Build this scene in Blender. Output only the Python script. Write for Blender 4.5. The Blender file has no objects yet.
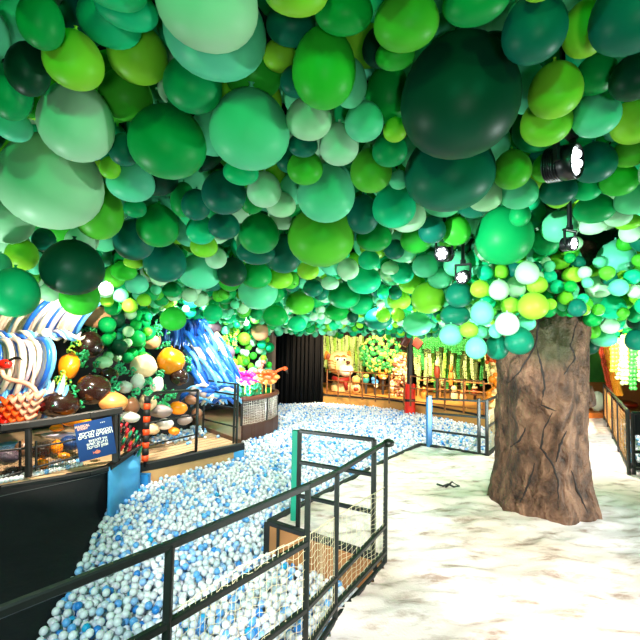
import bpy, math, random
import numpy as np
from mathutils import Vector, Matrix, noise

random.seed(7)
RNG = random.Random(11)
scn = bpy.context.scene
COL = scn.collection
PI = math.pi

# ------------------------------------------------------------------ camera
H, F, PITCH, ROLL = 1.75, 430.0, math.radians(3.33), math.radians(1.0)
CAM = Vector((0, 0, H))
_f = Vector((0, math.cos(PITCH), math.sin(PITCH)))
_u0 = Vector((0, -math.sin(PITCH), math.cos(PITCH)))
_r0 = Vector((1, 0, 0))
_r = _r0 * math.cos(ROLL) + _u0 * math.sin(ROLL)
_u = _u0 * math.cos(ROLL) - _r0 * math.sin(ROLL)
cd = bpy.data.cameras.new('camera')
cam = bpy.data.objects.new('camera', cd)
COL.objects.link(cam)
cd.sensor_width = 36
cd.lens = 36 * F / 640
cd.clip_start = 0.05
cam.matrix_world = Matrix(((_r.x, _u.x, -_f.x, CAM.x), (_r.y, _u.y, -_f.y, CAM.y), (_r.z, _u.z, -_f.z, CAM.z), (0, 0, 0, 1)))
scn.camera = cam

def ray(px, py):
    return _r * ((px - 320) / F) + _u * (-(py - 320) / F) + _f
def at(px, py, d):                     # the point seen at that pixel, d metres ahead
    v = ray(px, py)
    return CAM + v * (d / v.y)
def gnd(px, py, z=0.0):                # the point seen at that pixel on a level plane
    v = ray(px, py)
    return CAM + v * ((z - H) / v.z)
def proj(p):
    q = Vector(p) - CAM
    zc = q.dot(_f)
    return 320 + F * q.dot(_r) / zc, 320 - F * q.dot(_u) / zc, zc

# ------------------------------------------------------------------ meshes
class MB:
    def __init__(s): s.v = []; s.f = []; s.m = []
    def add(s, vs, fs, m=0):
        b = len(s.v)
        s.v.extend(tuple(x) for x in vs)
        s.f.extend(tuple(b + i for i in q) for q in fs)
        s.m.extend([m] * len(fs))
        return s
    def box(s, c, size, R=None, m=0):
        x, y, z = size[0] / 2, size[1] / 2, size[2] / 2
        vs = [Vector((a * x, b * y, e * z)) for a in (-1, 1) for b in (-1, 1) for e in (-1, 1)]
        if R is not None: vs = [R @ v for v in vs]
        c = Vector(c)
        return s.add([c + v for v in vs], [(0, 1, 3, 2), (4, 6, 7, 5), (0, 4, 5, 1), (2, 3, 7, 6), (0, 2, 6, 4), (1, 5, 7, 3)], m)
    def beam(s, p0, p1, w, h, m=0):    # rectangular bar, w across, h upright; edges chamfered
        p0, p1 = Vector(p0), Vector(p1)
        t = (p1 - p0).normalized()
        up = Vector((0, 0, 1)) if abs(t.z) < .9 else Vector((0, 1, 0))
        a = t.cross(up).normalized(); b = a.cross(t).normalized()
        c = min(w, h) * .18
        prof = [(-w/2+c, -h/2), (w/2-c, -h/2), (w/2, -h/2+c), (w/2, h/2-c), (w/2-c, h/2), (-w/2+c, h/2), (-w/2, h/2-c), (-w/2, -h/2+c)]
        vs = [p + a * x + b * y for p in (p0, p1) for x, y in prof]
        fs = [(i, (i + 1) % 8, 8 + (i + 1) % 8, 8 + i) for i in range(8)] + [tuple(range(7, -1, -1)), tuple(range(8, 16))]
        return s.add(vs, fs, m)
    def tube(s, pts, r, n=8, m=0, caps=True):
        pts = [Vector(p) for p in pts]
        k = len(pts)
        rr = r if isinstance(r, (list, tuple)) else [r] * k
        t0 = (pts[1] - pts[0]).normalized()
        a = t0.cross(Vector((0, 0, 1)))
        if a.length < 1e-3: a = Vector((1, 0, 0))
        a.normalize()
        vs = []
        for i, p in enumerate(pts):
            t = (pts[min(i + 1, k - 1)] - pts[max(i - 1, 0)]).normalized()
            a = (a - t * a.dot(t)).normalized()
            b = t.cross(a)
            for j in range(n):
                w = 2 * PI * j / n
                vs.append(p + (a * math.cos(w) + b * math.sin(w)) * rr[i])
        fs = [(i * n + j, i * n + (j + 1) % n, (i + 1) * n + (j + 1) % n, (i + 1) * n + j) for i in range(k - 1) for j in range(n)]
        if caps: fs += [tuple(range(n - 1, -1, -1)), tuple(range((k - 1) * n, k * n))]
        return s.add(vs, fs, m)
    def ball(s, c, r, n=12, k=8, R=None, m=0):
        if not isinstance(r, (tuple, list)): r = (r, r, r)
        c = Vector(c); vs = []
        for i in range(1, k):
            t = PI * i / k
            for j in range(n):
                q = 2 * PI * j / n
                v = Vector((math.sin(t) * math.cos(q) * r[0], math.sin(t) * math.sin(q) * r[1], math.cos(t) * r[2]))
                vs.append(c + (R @ v if R is not None else v))
        e0, e1 = Vector((0, 0, r[2])), Vector((0, 0, -r[2]))
        vs += [c + (R @ e0 if R is not None else e0), c + (R @ e1 if R is not None else e1)]
        T, B = len(vs) - 2, len(vs) - 1
        fs = [(T, j, (j + 1) % n) for j in range(n)] + [(B, (k - 2) * n + (j + 1) % n, (k - 2) * n + j) for j in range(n)]
        fs += [(i * n + j, (i + 1) * n + j, (i + 1) * n + (j + 1) % n, i * n + (j + 1) % n) for i in range(k - 2) for j in range(n)]
        return s.add(vs, fs, m)
    def prism(s, poly, z0, z1, m=0):   # vertical prism over an xy polygon (counter-clockwise)
        n = len(poly)
        vs = [(p[0], p[1], z0) for p in poly] + [(p[0], p[1], z1) for p in poly]
        fs = [(i, (i + 1) % n, n + (i + 1) % n, n + i) for i in range(n)] + [tuple(range(n - 1, -1, -1)), tuple(range(n, 2 * n))]
        return s.add(vs, fs, m)
    def strip(s, A, B, m=0):           # quads between two polylines
        n = len(A)
        return s.add(list(A) + list(B), [(i, i + 1, n + i + 1, n + i) for i in range(n - 1)], m)
    def lathe(s, c, prof, n=20, R=None, m=0):
        c = Vector(c); vs = []
        for r, z in prof:
            for j in range(n):
                w = 2 * PI * j / n
                v = Vector((r * math.cos(w), r * math.sin(w), z))
                vs.append(c + (R @ v if R is not None else v))
        k = len(prof)
        fs = [(i * n + j, i * n + (j + 1) % n, (i + 1) * n + (j + 1) % n, (i + 1) * n + j) for i in range(k - 1) for j in range(n)]
        fs += [tuple(range(n - 1, -1, -1)), tuple(range((k - 1) * n, k * n))]
        return s.add(vs, fs, m)
    def mesh(s, name, mats, smooth=False, off=None):
        me = bpy.data.meshes.new(name)
        vs = s.v if off is None else [(x - off.x, y - off.y, z - off.z) for x, y, z in s.v]
        me.from_pydata(vs, [], s.f)
        for mt in (mats if isinstance(mats, (list, tuple)) else [mats]): me.materials.append(mt)
        if any(s.m): me.polygons.foreach_set('material_index', s.m)
        if smooth: me.polygons.foreach_set('use_smooth', [True] * len(me.polygons))
        me.update()
        return me

def tag(o, label=None, cat=None, group=None, kind=None):
    for k, v in (('label', label), ('category', cat), ('group', group), ('kind', kind)):
        if v: o[k] = v
    return o
def thing(name, loc, label, cat, group=None):
    o = bpy.data.objects.new(name, None); COL.objects.link(o)
    o.location = loc; o.empty_display_size = .1
    return tag(o, label, cat, group)
def wloc(o):
    v = Vector(o.location)
    while o.parent: o = o.parent; v += Vector(o.location)
    return v
def part(name, mb, mats, root, smooth=False, label=None):
    o = bpy.data.objects.new(name, mb.mesh(name, mats, smooth, wloc(root))); COL.objects.link(o)
    o.parent = root
    if label: o['label'] = label
    return o
def solo(name, mb, mats, label, cat, group=None, kind=None, smooth=False, loc=None):
    loc = Vector(loc) if loc is not None else Vector(mb.v[0])
    o = bpy.data.objects.new(name, mb.mesh(name, mats, smooth, loc)); COL.objects.link(o)
    o.location = loc
    return tag(o, label, cat, group, kind)
def struct(name, mb, mats, smooth=False, label=None):
    o = bpy.data.objects.new(name, mb.mesh(name, mats, smooth)); COL.objects.link(o)
    return tag(o, label, None, None, 'structure')

# ------------------------------------------------------------------ materials
def lin(h):
    h = h.lstrip('#'); c = [int(h[i:i + 2], 16) / 255 for i in (0, 2, 4)]
    return [x / 12.92 if x <= .04045 else ((x + .055) / 1.055) ** 2.4 for x in c]
_mc = {}
def mat(name, col, rough=.5, metal=0, var=.12, scale=9, bump=0, bscale=40, spec=.5, emit=0, coat=0, sss=0):
    if name in _mc: return _mc[name]
    m = bpy.data.materials.new(name); m.use_nodes = True
    nt = m.node_tree; N = nt.nodes; L = nt.links
    b = N['Principled BSDF']
    c = lin(col)
    tc = N.new('ShaderNodeTexCoord'); nz = N.new('ShaderNodeTexNoise')
    nz.inputs['Scale'].default_value = scale; nz.inputs['Detail'].default_value = 4
    L.new(tc.outputs['Object'], nz.inputs['Vector'])
    mx = N.new('ShaderNodeMix'); mx.data_type = 'RGBA'
    mx.inputs['A'].default_value = (*[x * (1 - var) for x in c], 1)
    mx.inputs['B'].default_value = (*[min(1, x * (1 + var)) for x in c], 1)
    L.new(nz.outputs['Fac'], mx.inputs['Factor'])
    L.new(mx.outputs['Result'], b.inputs['Base Color'])
    b.inputs['Roughness'].default_value = rough
    b.inputs['Metallic'].default_value = metal
    b.inputs['Specular IOR Level'].default_value = spec
    b.inputs['Coat Weight'].default_value = coat
    if sss:
        b.inputs['Subsurface Weight'].default_value = sss
    if emit:
        b.inputs['Emission Color'].default_value = (*c, 1); b.inputs['Emission Strength'].default_value = emit
    if bump:
        n2 = N.new('ShaderNodeTexNoise'); n2.inputs['Scale'].default_value = bscale; n2.inputs['Detail'].default_value = 6
        bp = N.new('ShaderNodeBump'); bp.inputs['Strength'].default_value = bump; bp.inputs['Distance'].default_value = .02
        L.new(tc.outputs['Object'], n2.inputs['Vector']); L.new(n2.outputs['Fac'], bp.inputs['Height']); L.new(bp.outputs['Normal'], b.inputs['Normal'])
    _mc[name] = m
    return m
def ramp(nt, fac, stops):
    r = nt.nodes.new('ShaderNodeValToRGB')
    e = r.color_ramp.elements
    while len(e) < len(stops): e.new(.5)
    for x, (p, c) in zip(e, stops): x.position = p; x.color = (*c, 1)
    nt.links.new(fac, r.inputs['Fac'])
    return r.outputs['Color']

M = dict(
    black=mat('black_painted_steel', '#101412', .42, var=.35, scale=14, bump=.08),
    darkpost=mat('dark_painted_steel', '#221d1b', .5, var=.3),
    teal=mat('teal_padded_vinyl', '#0f8a70', .5),
    bluepost=mat('blue_padded_vinyl', '#1c5f96', .5),
    skyblue=mat('sky_blue_vinyl', '#4aa3df', .6, var=.12, bump=.1, bscale=18),
    orangepad=mat('orange_red_padding', '#f0480f', .5),
    liner=mat('black_fabric', '#15181c', .8, var=.3, scale=3, bump=.35, bscale=9, spec=.25),
    seam=mat('grey_stitched_seam', '#4c4f52', .8),
    ply=mat('plywood', '#c79a68', .6, var=.2, scale=5, bump=.06),
    deckwood=mat('pale_wood_boards', '#c9a57e', .6, var=.2, scale=4, bump=.1),
    rubber=mat('black_rubber_edge', '#101112', .6, bump=.1),
    rope=mat('beige_net_cord', '#d8c9a6', .8, var=.2),
    brown=mat('brown_barrier_vinyl', '#4a2b1f', .5, bump=.08),
    dark=mat('dark_plaster', '#15171b', .9, var=.3, scale=2),
    ceil=mat('black_ceiling', '#0b0d0e', .9, var=.3),
    curtain=mat('black_velvet', '#0c0d10', .9, var=.3, scale=6, spec=.2),
    bwall=mat('dim_brown_wall', '#2b211a', .9, var=.3, scale=2),
    stage=mat('ochre_stage_floor', '#b97d35', .6, var=.25, scale=3, bump=.1),
    lampbody=mat('lamp_black_plastic', '#0d0e13', .35, var=.2),
    lampgrey=mat('lamp_grey_fins', '#7a7f86', .4, metal=.6),
    led=mat('lit_led_lens', '#f4f7ff', .2, var=0, emit=5),
)
# ------------------------------------------------------------------ balloons of the canopy
def balloon_mat(name, col):
    m = bpy.data.materials.new(name); m.use_nodes = True
    nt = m.node_tree; N = nt.nodes; L = nt.links; b = N['Principled BSDF']
    c = lin(col)
    oi = N.new('ShaderNodeObjectInfo'); tc = N.new('ShaderNodeTexCoord')
    hs = N.new('ShaderNodeHueSaturation'); hs.inputs['Color'].default_value = (*c, 1)
    mr = N.new('ShaderNodeMapRange'); mr.inputs['To Min'].default_value = .485; mr.inputs['To Max'].default_value = .515
    L.new(oi.outputs['Random'], mr.inputs['Value']); L.new(mr.outputs['Result'], hs.inputs['Hue'])
    # the thick latex spot at the far end from the knot is a darker colour
    ds = N.new('ShaderNodeVectorMath'); ds.operation = 'DISTANCE'; ds.inputs[1].default_value = (0, 0, -1)
    L.new(tc.outputs['Object'], ds.inputs[0])
    sp = N.new('ShaderNodeMapRange'); sp.inputs['From Min'].default_value = .03; sp.inputs['From Max'].default_value = .09
    sp.inputs['To Min'].default_value = .62; sp.inputs['To Max'].default_value = 1
    L.new(ds.outputs['Value'], sp.inputs['Value']); L.new(sp.outputs['Result'], hs.inputs['Value'])
    L.new(hs.outputs['Color'], b.inputs['Base Color'])
    b.inputs['Roughness'].default_value = .42
    b.inputs['Specular IOR Level'].default_value = .12
    return m
BC = dict(D='#053c29', T='#07614b', G='#078f45', E='#0fb578', L='#7cc82e', M='#58c795', P='#a0d3a8', X='#3fae2c')
CNAME = dict(D='forest green', T='dark teal', G='mid green', E='emerald', L='lime', M='mint', P='pale sage', X='leaf green')
BM = {k: balloon_mat(CNAME[k].replace(' ', '_') + '_latex', v) for k, v in BC.items()}

def balloon_mb(n=24, k=14, knot=True, egg=.06):
    mb = MB(); vs = []
    mb.ball((0, 0, 0), 1, n, k)
    mb.v = [(x * (1 - egg * z), y * (1 - egg * z), z * (1 + .02 * z)) for x, y, z in mb.v]
    if knot:
        mb.lathe((0, 0, 0), [(.09, 1.0), (.045, 1.05), (.04, 1.07), (.075, 1.12), (.08, 1.13), (.02, 1.12)], 10)
    return mb
_bmesh = {}
def balloon_mesh(c, small=False):
    if (c, small) not in _bmesh:
        _bmesh[c, small] = (balloon_mb(12, 8, False) if small else balloon_mb()).mesh('balloon_' + CNAME[c].replace(' ', '_'), BM[c], True)
    return _bmesh[c, small]

# what the photograph shows, front to back: x, y, width, height, colour, (own distance)
FRONT = '''
52 183 112 98 P|77 123 80 84 P|208 2 104 112 P|216 32 104 108 M|113 -15 76 52 E|127 8 68 47 E|459 99 122 131 D|632 14 94 92 T|74 61 64 64 L
326 194 58 60 M|321 236 67 64 X|324 70 64 86 X|250 131 81 84 M|406 22 66 66 X|555 91 57 60 L|546 122 54 52 L|526 88 42 56 M|634 78 54 50 D
73 268 67 56 D 3.5|80 242 32 30 P 3.4|14 293 56 50 G 3.3|80 296 42 40 X 3.9|264 190 35 37 P|224 193 45 45 T|394 207 44 44 E|339 145 40 44 P
309 119 46 46 P|371 171 42 46 X|449 172 92 84 T|504 236 60 60 G|512 170 40 41 X|519 193 40 34 M|634 122 52 48 L|596 115 52 48 M
594 163 48 42 T|619 180 42 34 X|594 209 44 30 G|559 227 38 32 M|558 190 40 32 T|168 143 80 77 G|110 168 22 23 L|131 182 50 42 M
14 126 40 34 M|99 212 52 58 X|8 218 58 54 P|110 20 66 62 E|82 22 48 58 T|138 55 62 65 L|126 96 56 55 X|193 85 60 62 G
253 72 58 62 X|296 -8 70 50 L|476 -2 70 62 G|344 12 58 52 G|41 22 50 62 G|10 93 50 60 G|28 70 48 58 D|534 30 68 76 T
585 30 50 62 L|364 122 39 43 M|388 95 46 62 G|158 226 44 44 G|259 234 41 41 G|201 230 30 30 E|224 226 32 28 T|196 205 30 32 T
134 240 43 42 T|616 258 42 36 M 4.2|592 246 48 34 T 4.2|634 200 44 30 M|618 216 30 22 P|592 226 30 18 P|587 190 30 22 E|363 215 32 40 T
432 230 28 28 T|456 231 30 30 X|407 216 38 34 P|374 237 36 30 G|416 239 32 30 X|485 196 36 32 P|241 172 36 28 E|291 25 50 48 T
281 205 30 26 P|292 190 26 32 M|350 84 34 52 M|390 150 36 36 G|305 168 36 36 X|303 145 30 26 T|165 262 44 42 T|155 175 48 44 D
204 246 28 24 L|256 252 40 26 T|284 254 36 40 T|216 258 22 22 P|232 272 30 30 D|200 272 44 36 M|258 290 40 40 M|256 275 32 28 G
279 278 28 22 L|308 270 22 20 L|313 288 20 18 T|300 303 29 24 X|275 316 25 22 G 6|297 324 19 16 E 7|173 319 27 24 X 5|213 313 20 18 E 7|174 294 16 15 P
348 269 22 22 P|369 260 22 20 E|364 280 34 29 E|390 268 18 14 P|402 273 24 22 E|412 283 27 22 L|425 266 26 24 M 4.6|457 264 28 26 M 4.5
440 278 25 22 M 4.8|428 298 34 32 L 4.9|459 295 28 26 T 4.3|344 296 32 26 G|361 304 26 22 G|399 300 24 20 L|395 293 14 14 T|417 324 29 24 M 6
378 319 28 22 T 6.5|383 315 15 15 L 6|398 315 14 14 L 6|337 312 24 18 G|455 315 30 22 T 4.5|383 292 12 15 E|330 283 18 14 P
527 273 25 24 P 3.9|537 285 22 18 L 4|499 290 21 21 P 3.9|516 287 21 22 P 3.95|480 289 20 18 L 4|533 306 32 28 L 3.8|511 306 22 17 L 4
482 313 24 25 M 3.9|507 324 25 24 P 3.8|527 323 18 16 M 3.9|496 331 15 15 M 3.95|519 341 30 28 T 3.85|469 330 19 16 L 4|480 332 17 14 M 3.95|497 347 24 26 T 4
476 348 22 23 M 4|451 335 24 22 M 4.1|485 273 17 16 E 4.2|501 272 16 15 L 4.2|516 269 20 18 T 4.2|487 303 18 14 E 4.2
557 287 16 14 E 4.1|566 298 15 14 L 4|577 308 20 18 T 3.9|599 287 30 22 P 4.2|593 297 20 16 M 4.4|611 307 32 25 E 4.3|622 300 24 22 X 4.5
573 275 24 16 L 4.2|559 261 24 18 L 4.3|577 263 18 15 T 4.2|595 271 20 14 L 4.4|610 326 20 16 P 4.6|592 331 18 16 X 4.7|592 319 20 16 G 4.6|604 339 28 16 M 4.7
588 345 24 20 D 4.8|634 313 18 20 G 4.7|638 322 24 16 D 4.8|636 340 24 22 T 4.9|560 276 22 20 E 4.6|546 296 18 16 G 4.5|582 290 18 16 G 4.6
22 255 36 32 L 3.6|14 243 34 34 P 3.5|0 266 26 26 M 3.4|44 240 26 24 T 3.9|50 292 22 20 P 4.2|36 263 18 26 M 3.9|106 290 16 16 P 5|107 301 14 12 L 5|113 308 18 15 G 5.2
130 306 16 15 L 5.5|121 296 16 15 M 5.4|115 276 22 24 X|124 271 27 20 X|137 284 24 20 M|144 300 15 13 L 6|134 262 24 12 L|124 150 32 34 T|135 208 24 20 G
183 200 26 36 G|172 290 20 16 G|399 180 20 20 M|395 130 24 26 L|30 105 20 30 X|296 82 32 34 T|280 56 34 36 L|395 55 40 34 X|380 48 36 44 D
542 -12 40 28 L|596 75 46 44 G|536 128 50 52 G|615 131 24 22 M|630 153 40 30 X|630 232 24 22 P|628 222 30 16 L|290 160 28 28 T|520 215 22 24 G|546 168 30 30 X
'''
LAMPS = [  # x, y, size in the picture, distance, where the lens looks, label
    (565, 163, 54, 2.3, (.62, -.76, -.12), 'big black moving-head stage lamp with a lit cluster of white lenses, uppermost in the canopy'),
    (444, 254, 24, 3.9, (-.72, -.68, -.1), 'black moving-head stage lamp lit white, hanging below the glossy dark teal balloon'),
    (570, 244, 22, 3.4, (.45, -.88, -.12), 'black moving-head stage lamp lit white, half hidden by balloons right above the tree trunk'),
    (463, 277, 20, 4.1, (-.6, -.75, -.28), 'small grey finned stage lamp hanging between mint balloons left of the trunk'),
]
def canopy_dist(px, py):
    v = ray(px, py); t = v.z / v.y
    return min(1.2 / max(t + .06, .02), 11.5)
class Bal:
    __slots__ = ('c', 's', 'R', 'col', 'px', 'py', 'w', 'h', 'vis', 'hand', 'r')
placed = []
GRID = {}
CELL = .5
def _cells(c, r):
    for i in range(int((c.x - r) // CELL), int((c.x + r) // CELL) + 1):
        for j in range(int((c.y - r) // CELL), int((c.y + r) // CELL) + 1):
            yield (i, j)
def hits(c, r):
    for k in _cells(c, r):
        for b in GRID.get(k, ()):
            if (b.c - c).length < b.r + r: return True
    return False
def put(b):
    placed.append(b)
    for k in _cells(b.c, b.r): GRID.setdefault(k, []).append(b)
class Block:                            # keeps balloons out of a spot
    def __init__(s, c, r): s.c = Vector(c); s.r = r
    def put(s):
        for k in _cells(s.c, s.r): GRID.setdefault(k, []).append(s)
LAMP_POS = []
for (px, py, sz, d, look, lab) in LAMPS:
    p = at(px, py, d); r = sz * d / F / 2
    LAMP_POS.append((p, r, Vector(look).normalized(), lab)); Block(p, r * 1.15).put()
    Block(p + Vector(look).normalized() * r * 2.0, r * .7).put()
TRUNK = at(542.5, 500, 5.03); TRUNK.z = 0
for z in np.arange(.3, 2.85, .2): Block((TRUNK.x, TRUNK.y, z), .45).put()

for tok in FRONT.replace('\n', '|').split('|'):
    if not tok.strip(): continue
    q = tok.split()
    px, py, w, h = map(float, q[:4])
    d = float(q[5]) if len(q) > 5 else canopy_dist(px, py)
    u = ray(px, py).normalized()
    ct = u.dot(_f)
    dx, dy = (px - 320), (py - 320); L2 = math.hypot(dx, dy) + 1e-6
    ex = math.sqrt((dx / L2 / ct) ** 2 + (dy / L2) ** 2); ez = math.sqrt((dy / L2 / ct) ** 2 + (dx / L2) ** 2)
    X = u.cross(Vector((0, 0, 1))).normalized(); Z = X.cross(u).normalized()
    ok = False; d0 = d
    for step in range(60):
        c = at(px, py, d); zc = (c - CAM).dot(_f)
        sx, sz = w / 2 * zc / F / ex, h / 2 * zc / F / ez
        sx, sz = [min(max(t, .82 * math.sqrt(sx * sz)), 1.22 * math.sqrt(sx * sz)) for t in (sx, sz)]
        r = max(sx, sz) * .9
        if not hits(c, r): ok = True; break
        d *= 1.02
        if d > d0 * 1.9: break
    if not ok: print('dropped', tok); continue
    b = Bal(); b.c = c; b.s = (sx, (sx + sz) / 2, sz); b.r = r; b.col = q[4]; b.px, b.py, b.w, b.h = px, py, w, h; b.hand = True; b.vis = 0
    b.R = Matrix((X, u, Z)).transposed()
    put(b)
HAND = list(placed)
HARR = np.array([(b.px, b.py, (b.w + b.h) / 4, (b.c - CAM).dot(_f)) for b in HAND])
def canopy_z(y): return 2.86 - .056 * y
# more of them behind, filling the thickness of the canopy
BLOCKS_LIGHT = [((6.0, 8.2, 2.3), .5), ((-1.0, 8.4, 2.42), .25), ((1.6, 9.6, 2.36), .25), ((4.4, 7.2, 2.45), .25), ((-2.35, 4.6, 2.6), .5), ((-2.2, 7.3, 2.5), .3), ((-1.5, 9.3, 2.4), .3), ((.7, 6.2, 2.62), .22)]
for c, r in BLOCKS_LIGHT: Block(c, r).put()
pal = 'TTGGGEEEELLXXMMMMMPPPPD'
def filler(n, x0f, zlo, zhi, rlo, rhi, ylo, yhi, cond=None):
    got = 0
    for _ in range(n):
        y = ylo + (yhi - ylo) * RNG.random() ** .8
        xm = .82 * y + .5
        x = RNG.uniform(-xm, xm)
        zb = canopy_z(y)
        z = zb + RNG.uniform(zlo, zhi); r = RNG.uniform(rlo, rhi)
        c = Vector((x, y, z))
        if cond and not cond(c): continue
        if hits(c, r * .97): continue
        px, py, zc = proj(c)
        if zc < .4: continue
        rp = r * F / zc
        dd = np.hypot(HARR[:, 0] - px, HARR[:, 1] - py)
        if np.any((dd < (HARR[:, 2] + rp) * .93) & (HARR[:, 3] > zc - .05)): continue
        b = Bal(); b.c = c; b.r = r; k = RNG.uniform(.93, 1.07); b.s = (r * .97, r * .97, r * .97 * k)
        b.R = Matrix.Rotation(RNG.uniform(0, 6.3), 3, 'Z') @ Matrix.Rotation(RNG.gauss(PI, .9), 3, 'X')
        b.col = RNG.choice(pal); b.px, b.py, b.w, b.h = px, py, 2 * rp, 2 * rp; b.hand = False; b.vis = 0
        put(b); got += 1
    return got
nf = [filler(16000, 0, .05, .5, .13, .21, .7, 12.3), filler(14000, 0, .0, .6, .09, .15, 1.0, 12.3), filler(9000, 0, .4, .95, .13, .2, .7, 11)]
def ring(n):                            # small balloons crowding round the top of the trunk
    got = 0
    for _ in range(n):
        a = RNG.uniform(0, 2 * PI); q = RNG.uniform(.54, 1.2); z = RNG.uniform(2.1, 2.75); r = RNG.uniform(.05, .09)
        c = Vector((TRUNK.x + q * math.cos(a), TRUNK.y + q * math.sin(a), z))
        if hits(c, r * .95): continue
        px, py, zc = proj(c); rp = r * F / zc
        if 528 < px < 586 and py + rp > 318: continue
        dd = np.hypot(HARR[:, 0] - px, HARR[:, 1] - py)
        if np.any((dd < (HARR[:, 2] + rp) * .62) & (HARR[:, 3] > zc)): continue
        b = Bal(); b.c = c; b.r = r; b.s = (r * .97,) * 3; b.R = Matrix.Rotation(RNG.uniform(0, 6), 3, 'Z') @ Matrix.Rotation(RNG.gauss(PI, .8), 3, 'X')
        b.col = RNG.choice('GGEELXMMPTX'); b.px, b.py, b.w, b.h = px, py, 2 * rp, 2 * rp; b.hand = False; b.vis = 0
        put(b); got += 1
    return got
nf.append(ring(20000))
nf.append(filler(9000, 0, .0, .75, .1, .17, 4.2, 6.8, lambda c: c.x > TRUNK.x - .4))
# lower skirt by the trunk and along the far rim
nf.append(filler(5000, 0, -.42, .1, .06, .12, 4.0, 6.2, lambda c: c.x > TRUNK.x - 1.2))
nf.append(filler(9000, 0, -.12, .2, .07, .13, 7, 12.6, lambda c: c.x > -.36 * c.y))
nf.append(filler(4000, 0, -.06, .1, .08, .14, 5.5, 9.5, lambda c: c.x < -.22 * c.y))
print('hand', len(HAND), 'filler', nf)

def splat(items, n=640):               # how many picture points each ball shows
    zb = np.full((n, n), 1e9); idb = np.full((n, n), -1, int)
    for i, (c, s) in enumerate(items):
        px, py, zc = proj(c)
        if zc < .2: continue
        rp = s * F / zc
        x0, x1 = max(int(px - rp), 0), min(int(px + rp) + 2, n); y0, y1 = max(int(py - rp), 0), min(int(py + rp) + 2, n)
        if x0 >= x1 or y0 >= y1: continue
        yy, xx = np.mgrid[y0:y1, x0:x1]
        mk = ((xx - px) ** 2 + (yy - py) ** 2 <= rp * rp) & (zb[y0:y1, x0:x1] > zc)
        zb[y0:y1, x0:x1][mk] = zc; idb[y0:y1, x0:x1][mk] = i
    return np.bincount(idb[idb >= 0].ravel(), minlength=len(items))
vis = splat([(b.c, b.r) for b in placed])
for b, n in zip(placed, vis): b.vis = int(n)
order = sorted(placed, key=lambda b: (-b.vis))
CHOSEN = order[:300]
REST = order[300:]
print('visible balloons', sum(b.vis > 0 for b in placed), 'smallest chosen', CHOSEN[-1].vis)

# labels: a landmark, a direction, an order
LM = [(459, 99, 'the giant dark green one'), (52, 183, 'the huge pale sage one'), (208, 2, 'the overlapping pale pair'),
      (321, 236, 'the big low leaf green one'), (324, 70, 'the tall egg-shaped one'), (567, 163, 'the big stage lamp'),
      (73, 268, 'the dark one above the railing'), (504, 236, 'the broad flat green one'), (632, 14, 'the dark teal corner one'),
      (543, 320, 'the top of the trunk'), (200, 272, 'the glossy mint one'), (428, 298, 'the half-lit lime one'),
      (300, 330, 'the black curtain'), (250, 131, 'the big round mint one'), (449, 172, 'the glossy dark teal one')]
OWN = {(459, 99): 'giant dark forest green balloon, the largest one hanging in the canopy', (52, 183): 'huge pale sage balloon at the left edge, overlapped by a smaller pale one',
       (208, 2): 'big pale sage balloon cut by the top edge, in front of a mint one', (216, 32): 'big mint balloon just behind the pale sage one at the top edge',
       (321, 236): 'big bright leaf green balloon hanging low in the middle of the canopy', (324, 70): 'tall egg-shaped leaf green balloon left of the giant dark one',
       (73, 268): 'large dark green balloon hanging low above the left railing', (504, 236): 'broad flat mid green balloon between the lamps left of the trunk',
       (632, 14): 'large dark teal balloon filling the upper right corner', (14, 293): 'large mid green balloon at the left edge above the balloon waterfall',
       (80, 296): 'leaf green balloon tucked under the large dark one above the left railing', (449, 172): 'large glossy dark teal balloon partly behind the giant dark green one',
       (250, 131): 'big round mint balloon below the two overlapping pale ones', (168, 143): 'big dark mid green balloon between the mint balloons at upper left',
       (428, 298): 'lime balloon with a sharply lit half, left of the trunk', (533, 306): 'nearly white lit balloon directly touching the top of the trunk',
       (406, 22): 'large olive leaf green balloon at the top edge above the giant dark one', (77, 123): 'big pale sage balloon overlapping the huge one at the left edge',
       (326, 194): 'big mint balloon right above the low-hanging leaf green one', (200, 272): 'glossy mint balloon with a bright lower rim in the middle left'}
def direction(dx, dy):
    a = math.degrees(math.atan2(-dy, dx)) % 360
    return ['right of', 'above right of', 'above', 'above left of', 'left of', 'below left of', 'below', 'below right of'][int((a + 22.5) // 45) % 8]
classes = {}
for b in CHOSEN:
    if b.hand and (int(b.px), int(b.py)) in OWN: continue
    lm = min((l for l in LM if math.hypot(l[0] - b.px, l[1] - b.py) > 6), key=lambda l: math.hypot(l[0] - b.px, l[1] - b.py))
    s = (b.w + b.h) / 2
    size = 'large' if s >= 55 else 'medium' if s >= 33 else 'small' if s >= 20 else 'tiny'
    classes.setdefault((size, b.col, lm, direction(b.px - lm[0], b.py - lm[1])), []).append((math.hypot(lm[0] - b.px, lm[1] - b.py), b))
LAB = {}
ORD = ['nearest', 'second nearest', 'third nearest', 'fourth nearest', 'fifth nearest', 'sixth nearest', 'seventh nearest', 'eighth nearest', 'ninth nearest', 'tenth nearest']
for (size, colr, lm, dr), lst in classes.items():
    lst.sort(key=lambda t: t[0])
    for i, (_, b) in enumerate(lst):
        where = (ORD[min(i, 9)] + ' ') if len(lst) > 1 else ''
        LAB[id(b)] = f'{size} {CNAME[colr]} balloon, {where}{dr} {lm[2]}'
used = set()
for b in CHOSEN:
    o = bpy.data.objects.new('canopy_balloon', balloon_mesh(b.col)); COL.objects.link(o)
    o.matrix_world = Matrix.Translation(b.c) @ b.R.to_4x4() @ Matrix.Diagonal((*b.s, 1))
    lab = OWN.get((int(b.px), int(b.py))) if b.hand else None
    tag(o, lab or LAB[id(b)], 'balloon', 'green balloons of the canopy')

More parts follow.
